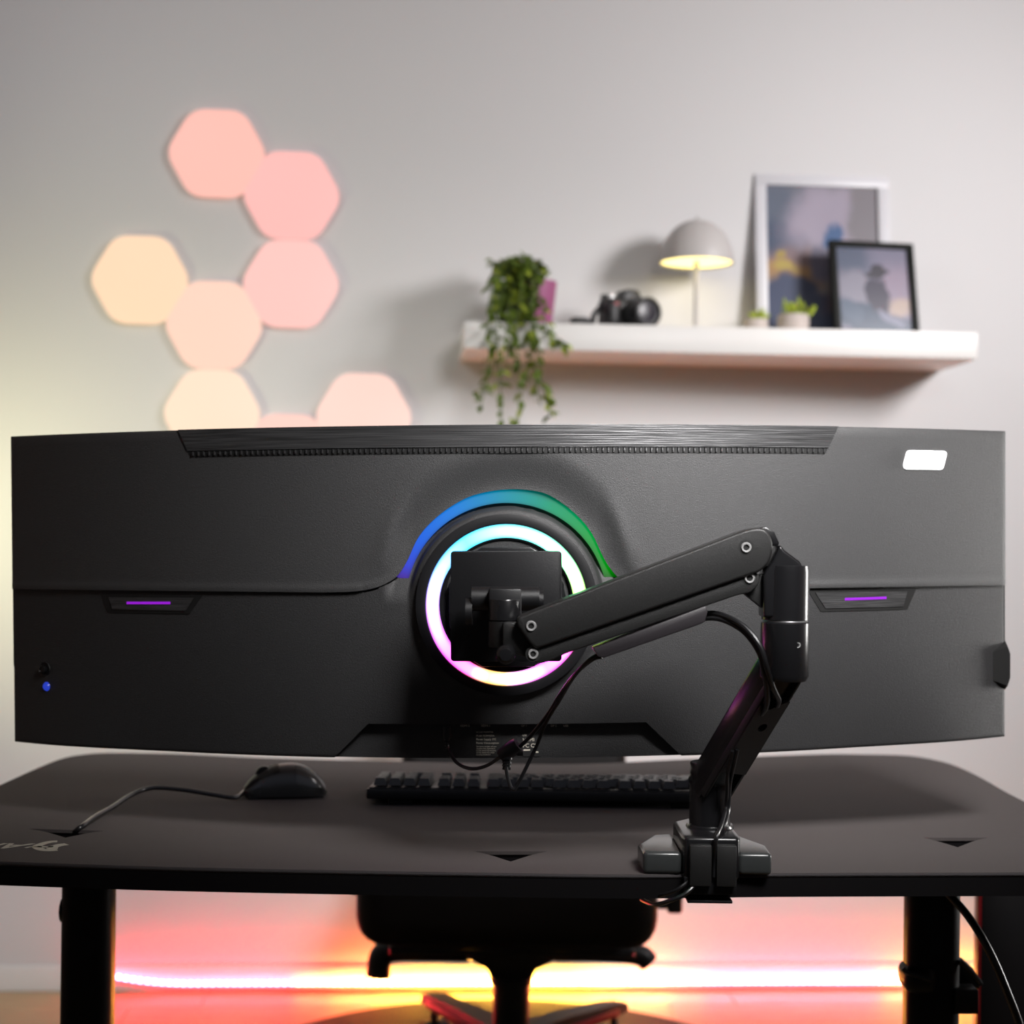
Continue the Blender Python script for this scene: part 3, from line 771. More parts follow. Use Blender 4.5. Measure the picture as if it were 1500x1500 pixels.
b3 = mouse_shell(1.018, .0002, (.2, .9), 12, 70); put('side_grip', b3, M['mouse_grip'], t)
b3 = mouse_shell(1.018, .0002, (-.92, -.55), 150, 178); put('front_strip', b3, M['mouse_grip'], t)
put('scroll_wheel', CYL((-.028, -.004, .030), (-.028, .004, .030), .010, bev=.001), M['black'], t)
base_bm = B((0, 0, .0016), (.096, .05, .003), .001); put('glide_feet', base_bm, M['black'], t)
cord = [P(372, 1168, mc.y - .0), PD(345, 1168, DZ + .006), PD(310, 1163.5, DZ + .010), PD(270, 1157, DZ + .014), PD(225, 1154, DZ + .018), PD(195, 1163, DZ + .014), PD(165, 1182, DZ + .008), PD(140, 1196, DZ + .006), PD(118, 1212, DZ + .003), PD(104, 1222, DZ - .01), PD(100, 1226, DZ - .04)]
cord[0] = Vector((mc.x - .05, mc.y - .013, DZ + .008))
put('cord', TUBE(cord, .0030, 10), M['cable'], t, world=True)

# ------------------------------------------------------------------ monitor
MR = 1.12
Yc = 1.72
def sag(x): return MR - math.sqrt(MR * MR - x * x)
MC = P(745, 869.5, Yc)
mon = thing('curved_monitor', 'very wide curved black gaming monitor seen from behind with lit ring', 'monitor', MC, (R(.85), -.019, 0))
MI = rootM(mon).inverted()
def ML(px, py):                     # pixel on the monitor's back -> local x, z
    Y = Yc
    for _ in range(14):
        q = MI @ P(px, py, Y); Y += sag(max(-.7, min(.7, q.x))) - q.y
    return q.x, q.z
def S(x, z, h): return Vector((x, sag(x) - h, z))
HX, HZ = .5995, .1845
RC = ML(742, 886)                   # ring centre
PXM = Yc / F
def interp(tab, x):
    if x <= tab[0][0]: return tab[0][1]
    for (a, fa), (b, fb) in zip(tab, tab[1:]):
        if x <= b: f = (x - a) / (b - a); return fa + (fb - fa) * f
    return tab[-1][1]
def sst(a, b, x):
    u = max(0., min(1., (x - a) / (b - a))); return u * u * (3 - 2 * u)
seam_px = [(18, 863), (120, 864), (260, 865.5), (400, 867), (490, 867.5), (530, 865), (558, 858), (580, 845), (595, 823), (611, 789), (632, 764), (660, 742), (694, 725), (742, 716.5), (790, 720),
           (820, 734), (848, 757), (868, 782), (886, 819), (903, 843), (922, 856), (955, 863), (1000, 864.5), (1100, 863), (1250, 860.5), (1400, 858), (1474, 857)]
seam3 = smooth_path([Vector((*ML(*p), 0)) for p in seam_px], 14)
# resample by arc length
def resample(path, step):
    out = [path[0].copy()]; acc = 0
    for a, b in zip(path, path[1:]):
        L = (b - a).length; d = step - acc
        while d <= L: out.append(a.lerp(b, d / L)); d += step
        acc = (acc + L) % step if L < step - acc or True else 0
        acc = L - (d - step)
    out.append(path[-1].copy()); return out
seam = resample(seam3, .0035)
xs = []
for p in seam:
    if not xs or p.x > xs[-1][0] + 1e-5: xs.append((p.x, p.y))
xs[0] = (-HX, xs[0][1]); xs[-1] = (HX, xs[-1][1])
def seam_z(x): return interp(xs, x)
ctr_line = [p for p in seam]
import bisect
def dseam(x, z):                     # distance from the seam curve
    best = 9; 
    for p in ctr_line[::2]:
        dx = p.x - x
        if abs(dx) > best: continue
        d = math.hypot(dx, p.y - z)
        if d < best: best = d
    return best
arch_w = lambda x: 1 - sst(.10, .165, abs(x - RC[0]))       # 1 over the arch, 0 along the straight seam
def h_upper(x, z):
    ex = min(HX - abs(x), HZ - z)                             # rounded outer rim
    h = -.002 * (1 - sst(0, .003, ex)) ** 2
    if abs(x) < .3 and z < .15 or z < seam_z(x) + .05:
        d = dseam(x, z)
        wa = arch_w(x)
        wide = .012 + .034 * wa
        dep = .001 + .0085 * wa
        h -= dep * (1 - sst(0, wide, d)) if wa > .02 else 0
        h += .0032 * wa * (1 - sst(.05, .13, z - RC[1])) * math.exp(-((d - .034) / .009) ** 2)
        h += .0012 * (1 - wa) * (1 - sst(.0, .007, abs(d - .004)))
    return h
up = bmesh.new(); rows = [0, .0012, .0025, .004, .006, .008, .011, .015, .019, .023, .028, .033, .038, .044, .05]
cols = []
for x, zs_ in xs:
    col_ = []; top = HZ
    avail = top - zs_
    zz = [zs_ + r_ for r_ in rows if r_ < avail - .02]
    last = zz[-1]; n = 10 if avail > .1 else 6
    N_ = 26 - len(zz)
    for k in range(1, N_ + 1):
        u = k / N_; zz.append(last + (top - last) * u)
    zz = zz[:-1] + [top - .003, top - .001, top]
    for z in zz: col_.append(up.verts.new(S(x, z, h_upper(x, z))))
    cols.append(col_)
for A, D in zip(cols, cols[1:]):
    for k in range(len(A) - 1): up.faces.new((A[k], D[k], D[k + 1], A[k + 1]))
# lip folded back along the seam
lipprev = None
for A in cols:
    v = A[0]; v2 = up.verts.new(v.co + Vector((0, .012, 0)))
    if lipprev: up.faces.new((lipprev[0], v, v2, lipprev[1]))
    lipprev = (v, v2)
def fix_dir(o, want=Vector((0, -1, 0))):
    me = o.data; s = sum((p.normal.dot(want)) * p.area for p in me.polygons)
    if s < 0: me.flip_normals()
def put_open(name, bm, m, parent, label=None, smooth=60):
    o = put(name, bm, m, parent, label=label, smooth=smooth); fix_dir(o); return o
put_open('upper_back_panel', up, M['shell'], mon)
# lower panel with the port bay cut out of its bottom
bay_l0, bay_l1 = ML(487, 1114)[0], ML(538, 1063)[0]
bay_r1, bay_r0 = ML(948, 1063)[0], ML(1001, 1112)[0]
bay_z = ML(742, 1063)[1]
def bot_z(x):
    return interp([(-HX, -HZ), (bay_l0, -HZ), (bay_l1, bay_z), (bay_r1, bay_z), (bay_r0, -HZ), (HX, -HZ)], x)
def h_lower(x, z):
    r = math.hypot(x - RC[0], z - RC[1]) / PXM
    ex = min(HX - abs(x), z + HZ)
    tap = .015 * max(0., -z / HZ) ** 2 * (1 - sst(.38, .57, abs(x)))
    h = -.0035 - tap - .002 * (1 - sst(0, .003, ex)) ** 2
    above = z > RC[1] - .01
    if r < 185:
        k = sst(RC[1] + .0, RC[1] + .05, z) * (1 - sst(168, 184, r))
        trough = sst(140, 145, r) * k
        dome = (1 - sst(132, 145, r)) * .004
        h += dome - trough * .0145
    if z > seam_z(x) - .0015: h = min(h, -.019 if abs(x - RC[0]) < .2 else h)
    return h
lo = bmesh.new(); nx = 520; nz = 110; prevc = None
xsl = sorted(set([-HX + 2 * HX * i / nx for i in range(nx + 1)] + [bay_l0, bay_l1, bay_r0, bay_r1]))
for x in xsl:
    z0 = bot_z(x); z1 = min(HZ - .03, seam_z(x) + .012); c_ = []
    for k in range(nz + 1):
        z = z0 + (z1 - z0) * k / nz; c_.append(lo.verts.new(S(x, z, h_lower(x, z) if z < seam_z(x) - .002 or True else -.02)))
    if prevc:
        for k in range(nz): lo.faces.new((prevc[k], c_[k], c_[k + 1], prevc[k + 1]))
    prevc = c_
put_open('lower_back_panel', lo, M['shell_low_shaded'], mon)
# housing (curved slab behind the panels), bay walls, screen
def slab(x0, x1, z0, z1, h0, h1, n=60, zf=None):
    bm = bmesh.new(); pr = None
    for i in range(n + 1):
        x = x0 + (x1 - x0) * i / n
        h0_ = h0(x) if callable(h0) else h0
        v = [bm.verts.new(S(x, z0, h0_)), bm.verts.new(S(x, z1, h0_)), bm.verts.new(S(x, z1, h1)), bm.verts.new(S(x, z0, h1))]
        if pr:
            for k in range(4): bm.faces.new((pr[k], pr[(k + 1) % 4], v[(k + 1) % 4], v[k]))
        else: bm.faces.new(v)
        pr = v
    bm.faces.new(pr); return bm
put('screen_housing', slab(-HX, HX, -HZ, HZ, -.030, -.040, 80), M['black'], mon)
rim = bmesh.new(); rh = lambda x: -.0053 - .015 * (1 - sst(.38, .57, abs(x)))
for z_ in (-HZ, HZ):
    if z_ > 0: join(rim, slab(-HX, HX, z_ - .002, z_, -.0018, -.031, 80))
    else:
        join(rim, slab(-HX, bay_l0, z_, z_ + .002, rh, -.031, 30)); join(rim, slab(bay_r0, HX, z_, z_ + .002, rh, -.031, 30))
for sx in (-1, 1):
    join(rim, slab(sx * HX - sx * .002, sx * HX, -HZ, -HZ * .5, -.0053, -.031, 1)); join(rim, slab(sx * HX - sx * .002, sx * HX, -HZ * .5, seam_z(sx * HX), -.0036, -.031, 1)); join(rim, slab(sx * HX - sx * .002, sx * HX, seam_z(sx * HX), HZ, -.0018, -.031, 1))
put('rim', rim, M['black'], mon)
put('screen', slab(-HX + .006, HX - .006, -HZ + .008, HZ - .006, -.0401, -.0408, 60), M['screen'], mon, label='lit curved display facing the chair')
bay = bmesh.new()
def bayface(pa, pb):
    n_ = 12 if pa[1] == pb[1] else 1; pr = None
    for i in range(n_ + 1):
        u = i / n_; x = pa[0] + (pb[0] - pa[0]) * u; z = pa[1] + (pb[1] - pa[1]) * u
        v = (bay.verts.new(S(x, z, -.0035 - .015 * (z / HZ) ** 2)), bay.verts.new(S(x, z, -.028)))
        if pr: bay.faces.new((pr[0], v[0], v[1], pr[1]))
        pr = v
bayface((bay_l0, -HZ), (bay_l1, bay_z)); bayface((bay_l1, bay_z), (bay_r1, bay_z)); bayface((bay_r1, bay_z), (bay_r0, -HZ))
put('port_bay', bay, M['black'], mon)
put('port_panel', slab(bay_l0, bay_r0, -HZ, bay_z + .002, -.026, -.029, 24), M['shell_low_shaded'], mon)
# brushed trim and vent
def trap(pxs, h0, h1, n=50):         # curved trapezoid: pxs = top-left, top-right, bottom-right, bottom-left
    return trapl([ML(*p) for p in pxs], h0, h1, n)
def trapl(loc_, h0, h1, n=50):
    (tl, tr, br, bl) = loc_; bm = bmesh.new(); pr = None
    for i in range(n + 1):
        u = i / n
        xt, zt_ = tl[0] + (tr[0] - tl[0]) * u, tl[1] + (tr[1] - tl[1]) * u
        xb, zb = bl[0] + (br[0] - bl[0]) * u, bl[1] + (br[1] - bl[1]) * u
        v = [bm.verts.new(S(xb, zb, h1)), bm.verts.new(S(xt, zt_, h1)), bm.verts.new(S(xt, zt_, h0)), bm.verts.new(S(xb, zb, h0))]
        if pr:
            for k in range(4): bm.faces.new((pr[k], pr[(k + 1) % 4], v[(k + 1) % 4], v[k]))
        else: bm.faces.new(v)
        pr = v
    bm.faces.new(pr); return bm
mx = lambda px: ML(px, 645)[0]
vz0, vz1 = ML(745, 664)[1], ML(745, 654.5)[1]
put('brushed_trim', trapl([(mx(261), HZ + .0004), (mx(1228), HZ + .0004), (mx(1213), vz1), (mx(275), vz1)], -.008, .0018, 80), M['brushed'], mon, label='brushed dark metal strip along the top')
vt = put('vent_slot', trapl([(mx(275), vz1), (mx(1213), vz1), (mx(1208), vz0), (mx(279), vz0)], -.003, .0006, 80), M['deepblack'], mon)
fm_ = None
for k in range(118):
    px = 283 + k * (1206 - 283) / 117
    x = ML(px, 660)[0]
    if fm_ is None:
        bm = bmesh.new(); hh = (vz1 - vz0) * .36
        v = [bm.verts.new(p) for p in ((-.0011, 0, -hh), (.0011, 0, -hh), (.0011, 0, hh), (-.0011, 0, hh), (-.0002, -.0022, -hh * .8), (.0010, -.0022, -hh * .6), (.0010, -.0022, hh * .6), (-.0002, -.0022, hh * .8))]
        for q in ((0, 1, 2, 3), (4, 5, 6, 7), (0, 1, 5, 4), (1, 2, 6, 5), (2, 3, 7, 6), (3, 0, 4, 7)): bm.faces.new([v[i] for i in q])
        o = put('vent_fin', bm, M['brushed'], mon, smooth=0); fm_ = o.data
    else: o = bpy.data.objects.new('vent_fin', fm_); C.objects.link(o); o.parent = mon
    o.location = S(x, (vz0 + vz1) / 2, .0006); o.rotation_euler = (0, 0, math.asin(x / MR))
# arch light strip
def polar_band(r0, r1, a0, a1, h0, h1, n=70, taper=0.):
    bm = bmesh.new(); pr = None
    for i in range(n + 1):
        u = i / n; a = R(a0 + (a1 - a0) * u)
        tp_ = 1 - taper * (abs(2 * u - 1)) ** 4
        v = []
        for r_, h_ in ((r0 + (r1 - r0) * (1 - tp_), h0), (r1, h0), (r1, h1), (r0 + (r1 - r0) * (1 - tp_), h1)):
            x = r_ * PXM * math.cos(a); z = r_ * PXM * math.sin(a)
            v.append(bm.verts.new((x, -h_ + sag(RC[0] + x) - sag(RC[0]), z)))
        if pr:
            for k in range(4): bm.faces.new((pr[k], pr[(k + 1) % 4], v[(k + 1) % 4], v[k]))
        else: bm.faces.new(v)
        pr = v
    bm.faces.new(pr); return bm
RO = S(RC[0], RC[1], 0)
def ringmat(name, stops, s_edge, s_mid, r0, r1, white=0.):
    m = bpy.data.materials.new(name); m.use_nodes = True; nt = m.node_tree; b = nt.nodes['Principled BSDF']
    N = nt.nodes.new; L = nt.links.new
    tc = N('ShaderNodeTexCoord'); sp = N('ShaderNodeSeparateXYZ'); L(tc.outputs['Object'], sp.inputs[0])
    at = N('ShaderNodeMath'); at.operation = 'ARCTAN2'; L(sp.outputs['Z'], at.inputs[0]); L(sp.outputs['X'], at.inputs[1])
    mr = N('ShaderNodeMapRange'); mr.inputs[1].default_value = -math.pi; mr.inputs[2].default_value = math.pi; L(at.outputs[0], mr.inputs[0])
    cr = N('ShaderNodeValToRGB'); L(mr.outputs[0], cr.inputs[0]); el = cr.color_ramp.elements
    while len(el) > 1: el.remove(el[-1])
    el[0].position = stops[0][0]; el[0].color = (*stops[0][1], 1)
    for p, c in stops[1:]: e = el.new(p); e.color = (*c, 1)
    cb = N('ShaderNodeCombineXYZ'); L(sp.outputs['X'], cb.inputs[0]); L(sp.outputs['Z'], cb.inputs[1])
    ln_ = N('ShaderNodeVectorMath'); ln_.operation = 'LENGTH'; L(cb.outputs[0], ln_.inputs[0])
    rm = N('ShaderNodeMapRange'); rm.inputs[1].default_value = r0; rm.inputs[2].default_value = r1; rm.inputs[3].default_value = -1; rm.inputs[4].default_value = 1; L(ln_.outputs['Value'], rm.inputs[0])
    pw = N('ShaderNodeMath'); pw.operation = 'MULTIPLY'; L(rm.outputs[0], pw.inputs[0]); L(rm.outputs[0], pw.inputs[1])
    st2 = N('ShaderNodeMapRange'); st2.interpolation_type = 'SMOOTHSTEP'; st2.inputs[1].default_value = 0; st2.inputs[2].default_value = 1; st2.inputs[3].default_value = s_mid; st2.inputs[4].default_value = s_edge; L(pw.outputs[0], st2.inputs[0])
    b.inputs['Base Color'].default_value = (.02, .02, .02, 1); b.inputs['Roughness'].default_value = .7; b.inputs['Specular IOR Level'].default_value = .08
    L(cr.outputs[0], b.inputs['Emission Color']); L(st2.outputs[0], b.inputs['Emission Strength'])
    return m
arch_stops = [(.5, (0, .02, 0)), (.535, (0, .10, 0)), (.555, (.0, .32, .005)), (.61, (0, .40, .06)), (.68, (0, .40, .20)), (.75, (0, .34, .48)), (.83, (0, .24, .85)), (.90, (.0, .13, .90)), (.94, (.03, .06, .75)), (.958, (.06, .02, .40)), (.975, (.01, 0, .05))]
o = put('arch_light', polar_band(149.5, 176, 12, 166, -.0125, -.0155, 90, .0), ringmat('arch_glow', arch_stops, .25, .85, 146 * PXM, 171 * PXM), mon, label='blue to green light arc')
o.location = RO
ring_stops = [(0, (.45, .22, 1)), (.06, (.7, .12, 1)), (.12, (1, .06, .75)), (.17, (1, .08, .30)), (.21, (1, .40, .10)), (.245, (1, .55, .18)), (.265, (1, .30, .75)), (.34, (.9, .08, .9)), (.42, (1, .1, .4)),
              (.48, (.6, .9, .1)), (.53, (.40, 1, .18)), (.60, (.25, 1, .40)), (.68, (.15, .9, .7)), (.75, (.12, .75, 1)), (.84, (.04, .60, 1)), (.92, (.12, .35, 1)), (1, (.45, .22, 1))]
hubo = put('hub_disc', LATHE((0, 0, 0), [(134.5 * PXM, .016), (133 * PXM, -.0015), (121 * PXM, -.004), (119 * PXM, -.0035), (119 * PXM, .016)], (0, 1, 0), 96), M['black'], mon); hubo.location = RO
o = put('ring_light', LATHE((0, 0, 0), [(118.5 * PXM, .003), (118 * PXM, -.0045), (113 * PXM, -.0065), (103 * PXM, -.0065), (98.5 * PXM, -.0045), (98 * PXM, .003)], (0, 1, 0), 96), ringmat('ring_glow', ring_stops, 1.3, 9, 97.5 * PXM, 118.5 * PXM), mon, label='glowing rainbow ring'); o.location = RO
o = put('hub_recess', LATHE((0, 0, 0), [(98.5 * PXM, -.0035), (96 * PXM, -.003), (95 * PXM, .001), (88 * PXM, .002), (87 * PXM, .0005), (84 * PXM, .0005), (83 * PXM, .002), (0, .002)], (0, 1, 0), 80), M['arm_gloss'], mon); o.location = RO
oc = [(-36, 84), (36, 84), (60, 70), (84, 30), (84, -30), (54, -78), (40, -90), (-36, -90), (-54, -78), (-84, -30), (-84, 30), (-60, 70)]
o = put('adapter_plate', PRISM([(p[0] * PXM, -.0005, p[1] * PXM) for p in oc], (0, -.008, 0), .001), M['arm_gloss'], mon); o.location = RO
# wing light insets
def quadprism(pxs, h0, h1, bev=0): return trap(pxs, h0, h1, 8)
for (A_, B_, C_, D_, la, lb) in (((147, 872), (296, 873), (277, 899.5), (157, 897), (185, 883.5), (249, 883.5)), ((1184, 865), (1343, 863.5), (1330, 893), (1203, 896), (1238, 878), (1299, 876))):
    inl = put('wing_inset', quadprism([A_, B_, C_, D_], -.006, -.0028), M['deepblack'], mon)
    pa = [(A_[0] + 11, A_[1] + 3), (B_[0] - 13, B_[1] + 3), (C_[0] - 6, C_[1] - 4.5), (D_[0] + 7, D_[1] - 4.5)]
    put('wing_plate', quadprism(pa, -.003, -.0018), M['brushed'], inl)
    put('wing_light', quadprism([(la[0], la[1] - 2), (lb[0], lb[1] - 2), (lb[0], lb[1] + 1.6), (la[0], la[1] + 1.6)], -.002, -.0012), M['purpleled'], inl, label='thin purple light line')
# badge
def on_back(px, py, h=0.):           # frame lying on the curved back at a pixel
    x, z = ML(px, py); a = math.asin(x / MR)
    return Matrix.Translation(S(x, z, h)) @ Matrix.Rotation(a, 4, 'Z') @ Matrix.Rotation(R(90), 4, 'X')
ppx = lambda px: (Yc + sag(ML(px, 700)[0])) / F
k_ = ppx(1354)
bm = bmesh.new()
bp_ = [Vector((p.x * 1.13, p.y)) for p in round_poly([(-37, -14), (29.5, -14), (37.5, 14), (-29, 14)], [9, 5, 8, 5], 5)]
bm = PRISM([Vector((p.x * k_, p.y * k_, 0)) for p in bp_], (0, 0, .0016), .0003); bm.transform(on_back(1354, 674, 0.0))
bg = put('badge', bm, M['white_glare'], mon, label='white slanted badge, its glare made by emission')
m2 = on_back(1354, 674, .0018)
bm = text_bm('Arozzi', .0062, m2 @ Matrix.Translation((-8 * k_, -3.0 * k_, 0)), shear=.25, ext=.00005)
put('badge_lettering', bm, M['greytext'], bg, smooth=0)
bm = bmesh.new()
for a0, a1, rr_, cx_, cy_ in ((-60, 70, 6.5, -19, 0), (-50, 60, 2.4, -17.5, -1.5)):
    pr = None
    for i in range(13):
        a = R(a0 + (a1 - a0) * i / 12); w_ = .9 * math.sin(math.pi * (i + .5) / 13) + .15
        v = [bm.verts.new(m2 @ Vector(((cx_ + (rr_ + s * w_) * math.cos(a)) * k_, (cy_ + (rr_ + s * w_) * math.sin(a)) * k_, .00005))) for s in (-1, 1)]
        if pr: bm.faces.new((pr[0], v[0], v[1], pr[1]))
        pr = v
put('badge_emblem', bm, M['greytext'], bg, smooth=0)
# buttons
def bump_btn(name, px, py, r, m, lab, prof):
    x, z = ML(px, py); a = math.asin(x / MR)
    o = put(name, LATHE((0, 0, 0), [(q[0] * r, q[1]) for q in prof], (0, -1, 0), 28), m, mon, label=lab); o.location = S(x, z, h_lower(x, z)); o.rotation_euler = (0, 0, a); return o
b1 = bump_btn('joystick_well', 65, 980, .0078, M['deepblack'], None, [(0, .0002), (.95, .0002), (1, .0012), (1.05, 0)])
bump_btn('joystick_button', 64, 981, .0052, M['arm_gloss'], 'small round joystick button', [(0, .004), (.6, .0038), (.7, .0050), (1, .0046), (1.05, 0)])
bump_btn('power_button', 67, 1006, .0052, M['blueled'], 'small power button glowing blue', [(0, .0028), (.8, .0022), (1.05, 0)])
# hook on the right edge
ex0 = ML(1449, 975); 
hk = [(1449, 947), (1455, 941), (1480, 939), (1480, 1015), (1456, 1009), (1449, 1003)]
bm = bmesh.new()
zc = [ML(p[0], p[1]) for p in hk]
pts3 = [Vector((HX - .022, sag(HX) + .000, ML(1449, 950)[1]))]
zt0, zt1, zb0, zb1 = ML(1465, 947)[1], ML(1465, 938)[1], ML(1465, 1004)[1], ML(1465, 1013)[1]
base = [Vector((HX - .0235, 0, zt0)), Vector((HX + .0015, 0, zt1)), Vector((HX + .0065, 0, zt0 - .004)), Vector((HX + .0065, 0, zb0 + .004)), Vector((HX + .0015, 0, zb1)), Vector((HX - .0235, 0, zb0))]
front_ = [Vector((HX - .0175, -.018, zt0 - .006)), Vector((HX + .0002, -.016, zt1 - .007)), Vector((HX + .004, -.014, zt0 - .009)), Vector((HX + .004, -.014, zb0 + .009)), Vector((HX + .0002, -.016, zb1 + .007)), Vector((HX - .0175, -.018, zb0 + .006))]
sg = Vector((0, sag(HX) + .010, 0))
vb = [bm.verts.new(p + sg) for p in base]; vf = [bm.verts.new(p + sg) for p in front_]
bm.faces.new(vb); bm.faces.new(vf)
for k in range(6): bm.faces.new((vb[k], vb[(k + 1) % 6], vf[(k + 1) % 6], vf[k]))
bevel(bm, .0015, 2); put('side_hook', bm, M['arm'], mon, label='small black block on the right edge')
# stickers and port lettering in the bay
def bay_frame(px, py, h=-.0255): return on_back(px, py, h)
for (x0_, y0_, x1_, y1_, lines) in ((696, 1074, 733, 1113, [('AC LED MONITOR', 2.6, 1078), ('Model: EC049QDA', 2.9, 1083.5), ('Power Supply: DC', 3.4, 1089), ('Power Consumption', 3.4, 1094.3), ('This device complies with part', 2.1, 1099), ('15 of the rules. Operation is', 2.1, 1102), ('(1) This device may not cause', 2.1, 1105), ('(2) This device must accept', 2.1, 1108), ('including interference', 2.1, 1111)]),
                                   (765, 1074, 791, 1113, [('USB', 3.0, 1083), ('HDMI', 6.0, 1090.5), ('FC CE', 7.0, 1099.5)])):
    cxp, cyp = (x0_ + x1_) / 2, (y0_ + y1_) / 2; kk = ppx(cxp) * 1.015
    fr = bay_frame(cxp, cyp)
    bm = B((0, 0, 0), ((x1_ - x0_) * kk, (y1_ - y0_) * kk, .0004)); bm.transform(fr)
    stk = put('rating_label', bm, M['sticker'], mon)
    tb = bmesh.new()
    for s_, sz, yy in lines:
        join(tb, text_bm(s_, sz * kk * 1.15, fr @ Matrix.Translation((-(x1_ - x0_) / 2 * kk + .0008, (cyp - yy) * kk, .0004)), ext=.00003))
    if x0_ == 765:
        for yy, w1, w2 in ((1103.5, 2, 12), (1106.5, 20, 24)):
            bq = B(((-13 + (w1 + w2) / 2) * kk, (cyp - yy) * kk, .0004), ((w2 - w1) * kk, 2 * kk, .0001)); bq.transform(fr); join(tb, bq)
    put('label_print', tb, M['labeltext'], stk, smooth=0)
for px, s_ in ((680, 'HDMI 2'), (711, 'HDMI 1'), (768, 'DP 1'), (812, 'DP 2'), (830, 'USB')):
    put('port_lettering', text_bm(s_, .0032, bay_frame(px, 1069, -.0255) @ Matrix.Translation((0, 0, .0002)), ext=.00003, align='CENTER'), M['greytext'] if False else M['labeltext'], mon, smooth=0)

# ------------------------------------------------------------------ monitor arm
YA = 1.545                            # depth of the upper arm
AD = .046                             # its depth
am = thing('monitor_arm', 'black gas spring monitor arm clamped to the near desk edge', 'monitor arm', P(1042, 1285, 1.64))
def pp(l, Y): return [P(x, y, Y) for x, y in l]
def aput(name, bm, m=None, label=None): return put(name, bm, m or M['arm'], am, world=True, label=label)
# clamp
cf, cb_ = 1.592, 1.700
def rect_xy(xl, xr, y0, y1, z0, z1, bev=.002, rot=None): return B(((xl + xr) / 2, (y0 + y1) / 2, (z0 + z1) / 2), (xr - xl, y1 - y0, z1 - z0), bev)
X = lambda px, Y: P(px, 1250, Y).x
for s in (-1, 1):                     # two wings, their outer far corners cut off
    if s < 0: xo, xi = X(943, cf), X(1000, cf)
    else: xo, xi = X(1132, cf), X(1083, cf)
    poly = [Vector((xi, cf + .004, 0)), Vector((xo, cf + .004, 0)), Vector((xo + s * .002, cf + .05, 0)), Vector((xo - s * .018, cb_ - .006, 0)), Vector((xi, cb_ + .002, 0))]
    bm = PRISM([p + Vector((0, 0, DZ + .0005)) for p in poly], (0, 0, .0225), .0045, seg=4)
    aput('clamp_wing', bm, M['clamp'])
bx0, bx1 = X(999, cf), X(1086, cf)
hh_ = .044
aput('clamp_body', PRISM([Vector((x, y, DZ - .004)) for x, y in ((bx0 + .003, cf - .004), (bx1 - .003, cf - .004), (bx1, cf + .01), (bx1, cb_ - .02), (bx1 - .016, cb_), (bx0 + .016, cb_), (bx0, cb_ - .02), (bx0, cf + .01))], (0, 0, hh_), .004, seg=3), M['arm_gloss'])
for x0_, x1_ in ((1011, 1043), (1050, 1079)):
    aput('front_cover', rect_xy(X(x0_, cf - .012), X(x1_, cf - .012), cf - .012, cf - .002, DZ - .008, DZ + .0335, .0012), M['arm'])
aput('clamp_bracket', rect_xy(X(1002, cf), X(1079, cf), cf - .004, cf + .004, DZ - .018, DZ, .001), M['black_satin'])
aput('clamp_jaw', rect_xy(X(1008, cf), X(1074, cf), cf, cf + .09, DZ - .0276, DZ - .0246, .0006), M['black_satin'])
cs_ = aput('clamp_screw', CYL((X(1041, 1.66), 1.655, DZ - .0315), (X(1041, 1.66), 1.655, DZ - .0275), .016), M['black_satin'])
# pole and collar
pc = Vector((X(1039, 1.652), 1.652, 0)); pr_ = .0217
aput('pole_collar', LATHE(pc, [(pr_ + .002, DZ + .028), (pr_ + .0035, DZ + .040), (pr_ + .002, DZ + .043), (0, DZ + .043)]), M['arm_gloss'])
aput('pole', CYL(pc + Vector((0, 0, DZ + .042)), pc + Vector((0, 0, DZ + .090)), pr_, bev=.001), M['arm_gloss'])
# lower arm beam
A0 = P(1043, 1147, 1.645); B0 = P(1144, 978, 1.560)
ax = (B0 - A0).normalized(); n0 = Vector((0, -1, 0)); n0 = (n0 - ax * n0.dot(ax)).normalized(); s0 = n0.cross(ax).normalized()
if s0.x < 0: s0 = -s0
th = R(36); nf = n0 * math.cos(th) + s0 * math.sin(th); sf = s0 * math.cos(th) - n0 * math.sin(th)     # front normal, its right-hand side
FW, LW = .0375, .036
M3 = Matrix((sf, ax, nf)).transposed().to_4x4()
Lb = (B0 - A0).length
def beam(x0_, x1_, y0_, y1_, z0_, z1_, bev): 
    t_ = B(((x0_ + x1_) / 2, (y0_ + y1_) / 2, (z0_ + z1_) / 2), (x1_ - x0_, y1_ - y0_, z1_ - z0_), bev); t_.transform(Matrix.Translation(A0) @ M3); return t_
aput('lower_arm', beam(-FW / 2, FW / 2, -.012, Lb + .002, -LW / 2, LW / 2 - .006, .004), M['arm_gloss'])
# cable channel cover on the front face, with a hole through it
def cover_pts():
    o_ = round_poly([(-FW / 2 + .001, .034), (FW / 2 - .001, .030), (FW / 2 - .001, Lb - .028), (.004, Lb - .036), (-.004, Lb - .042), (-FW / 2 + .001, Lb - .034)], [.001, .001, .003, .006, .006, .003], 3)
    h_ = [(.002 + .0052 * math.cos(2 * math.pi * k / 20), Lb * .60 + .0052 * math.sin(2 * math.pi * k / 20)) for k in range(20)]
    return o_, h_
o_, h_ = cover_pts()
cv = filled([(p[0], p[1]) for p in o_], [h_], LW / 2 - .003, LW / 2); cv.transform(Matrix.Translation(A0) @ M3)
aput('cable_channel_cover', cv, M['arm'])
for sx in (-1, 1): aput('channel_wall', beam(sx * (FW / 2 - .002) - .0018, sx * (FW / 2 - .002) + .0018, -.004, Lb - .004, LW / 2 - .012, LW / 2 - .0012, .0008), M['arm'])
aput('pole_cap', PRISM([pc + Vector((math.cos(R(k)) * pr_, math.sin(R(k)) * pr_, DZ + .090)) for k in range(0, 360, 15)], (0, 0, .018), .002), M['arm_gloss'])
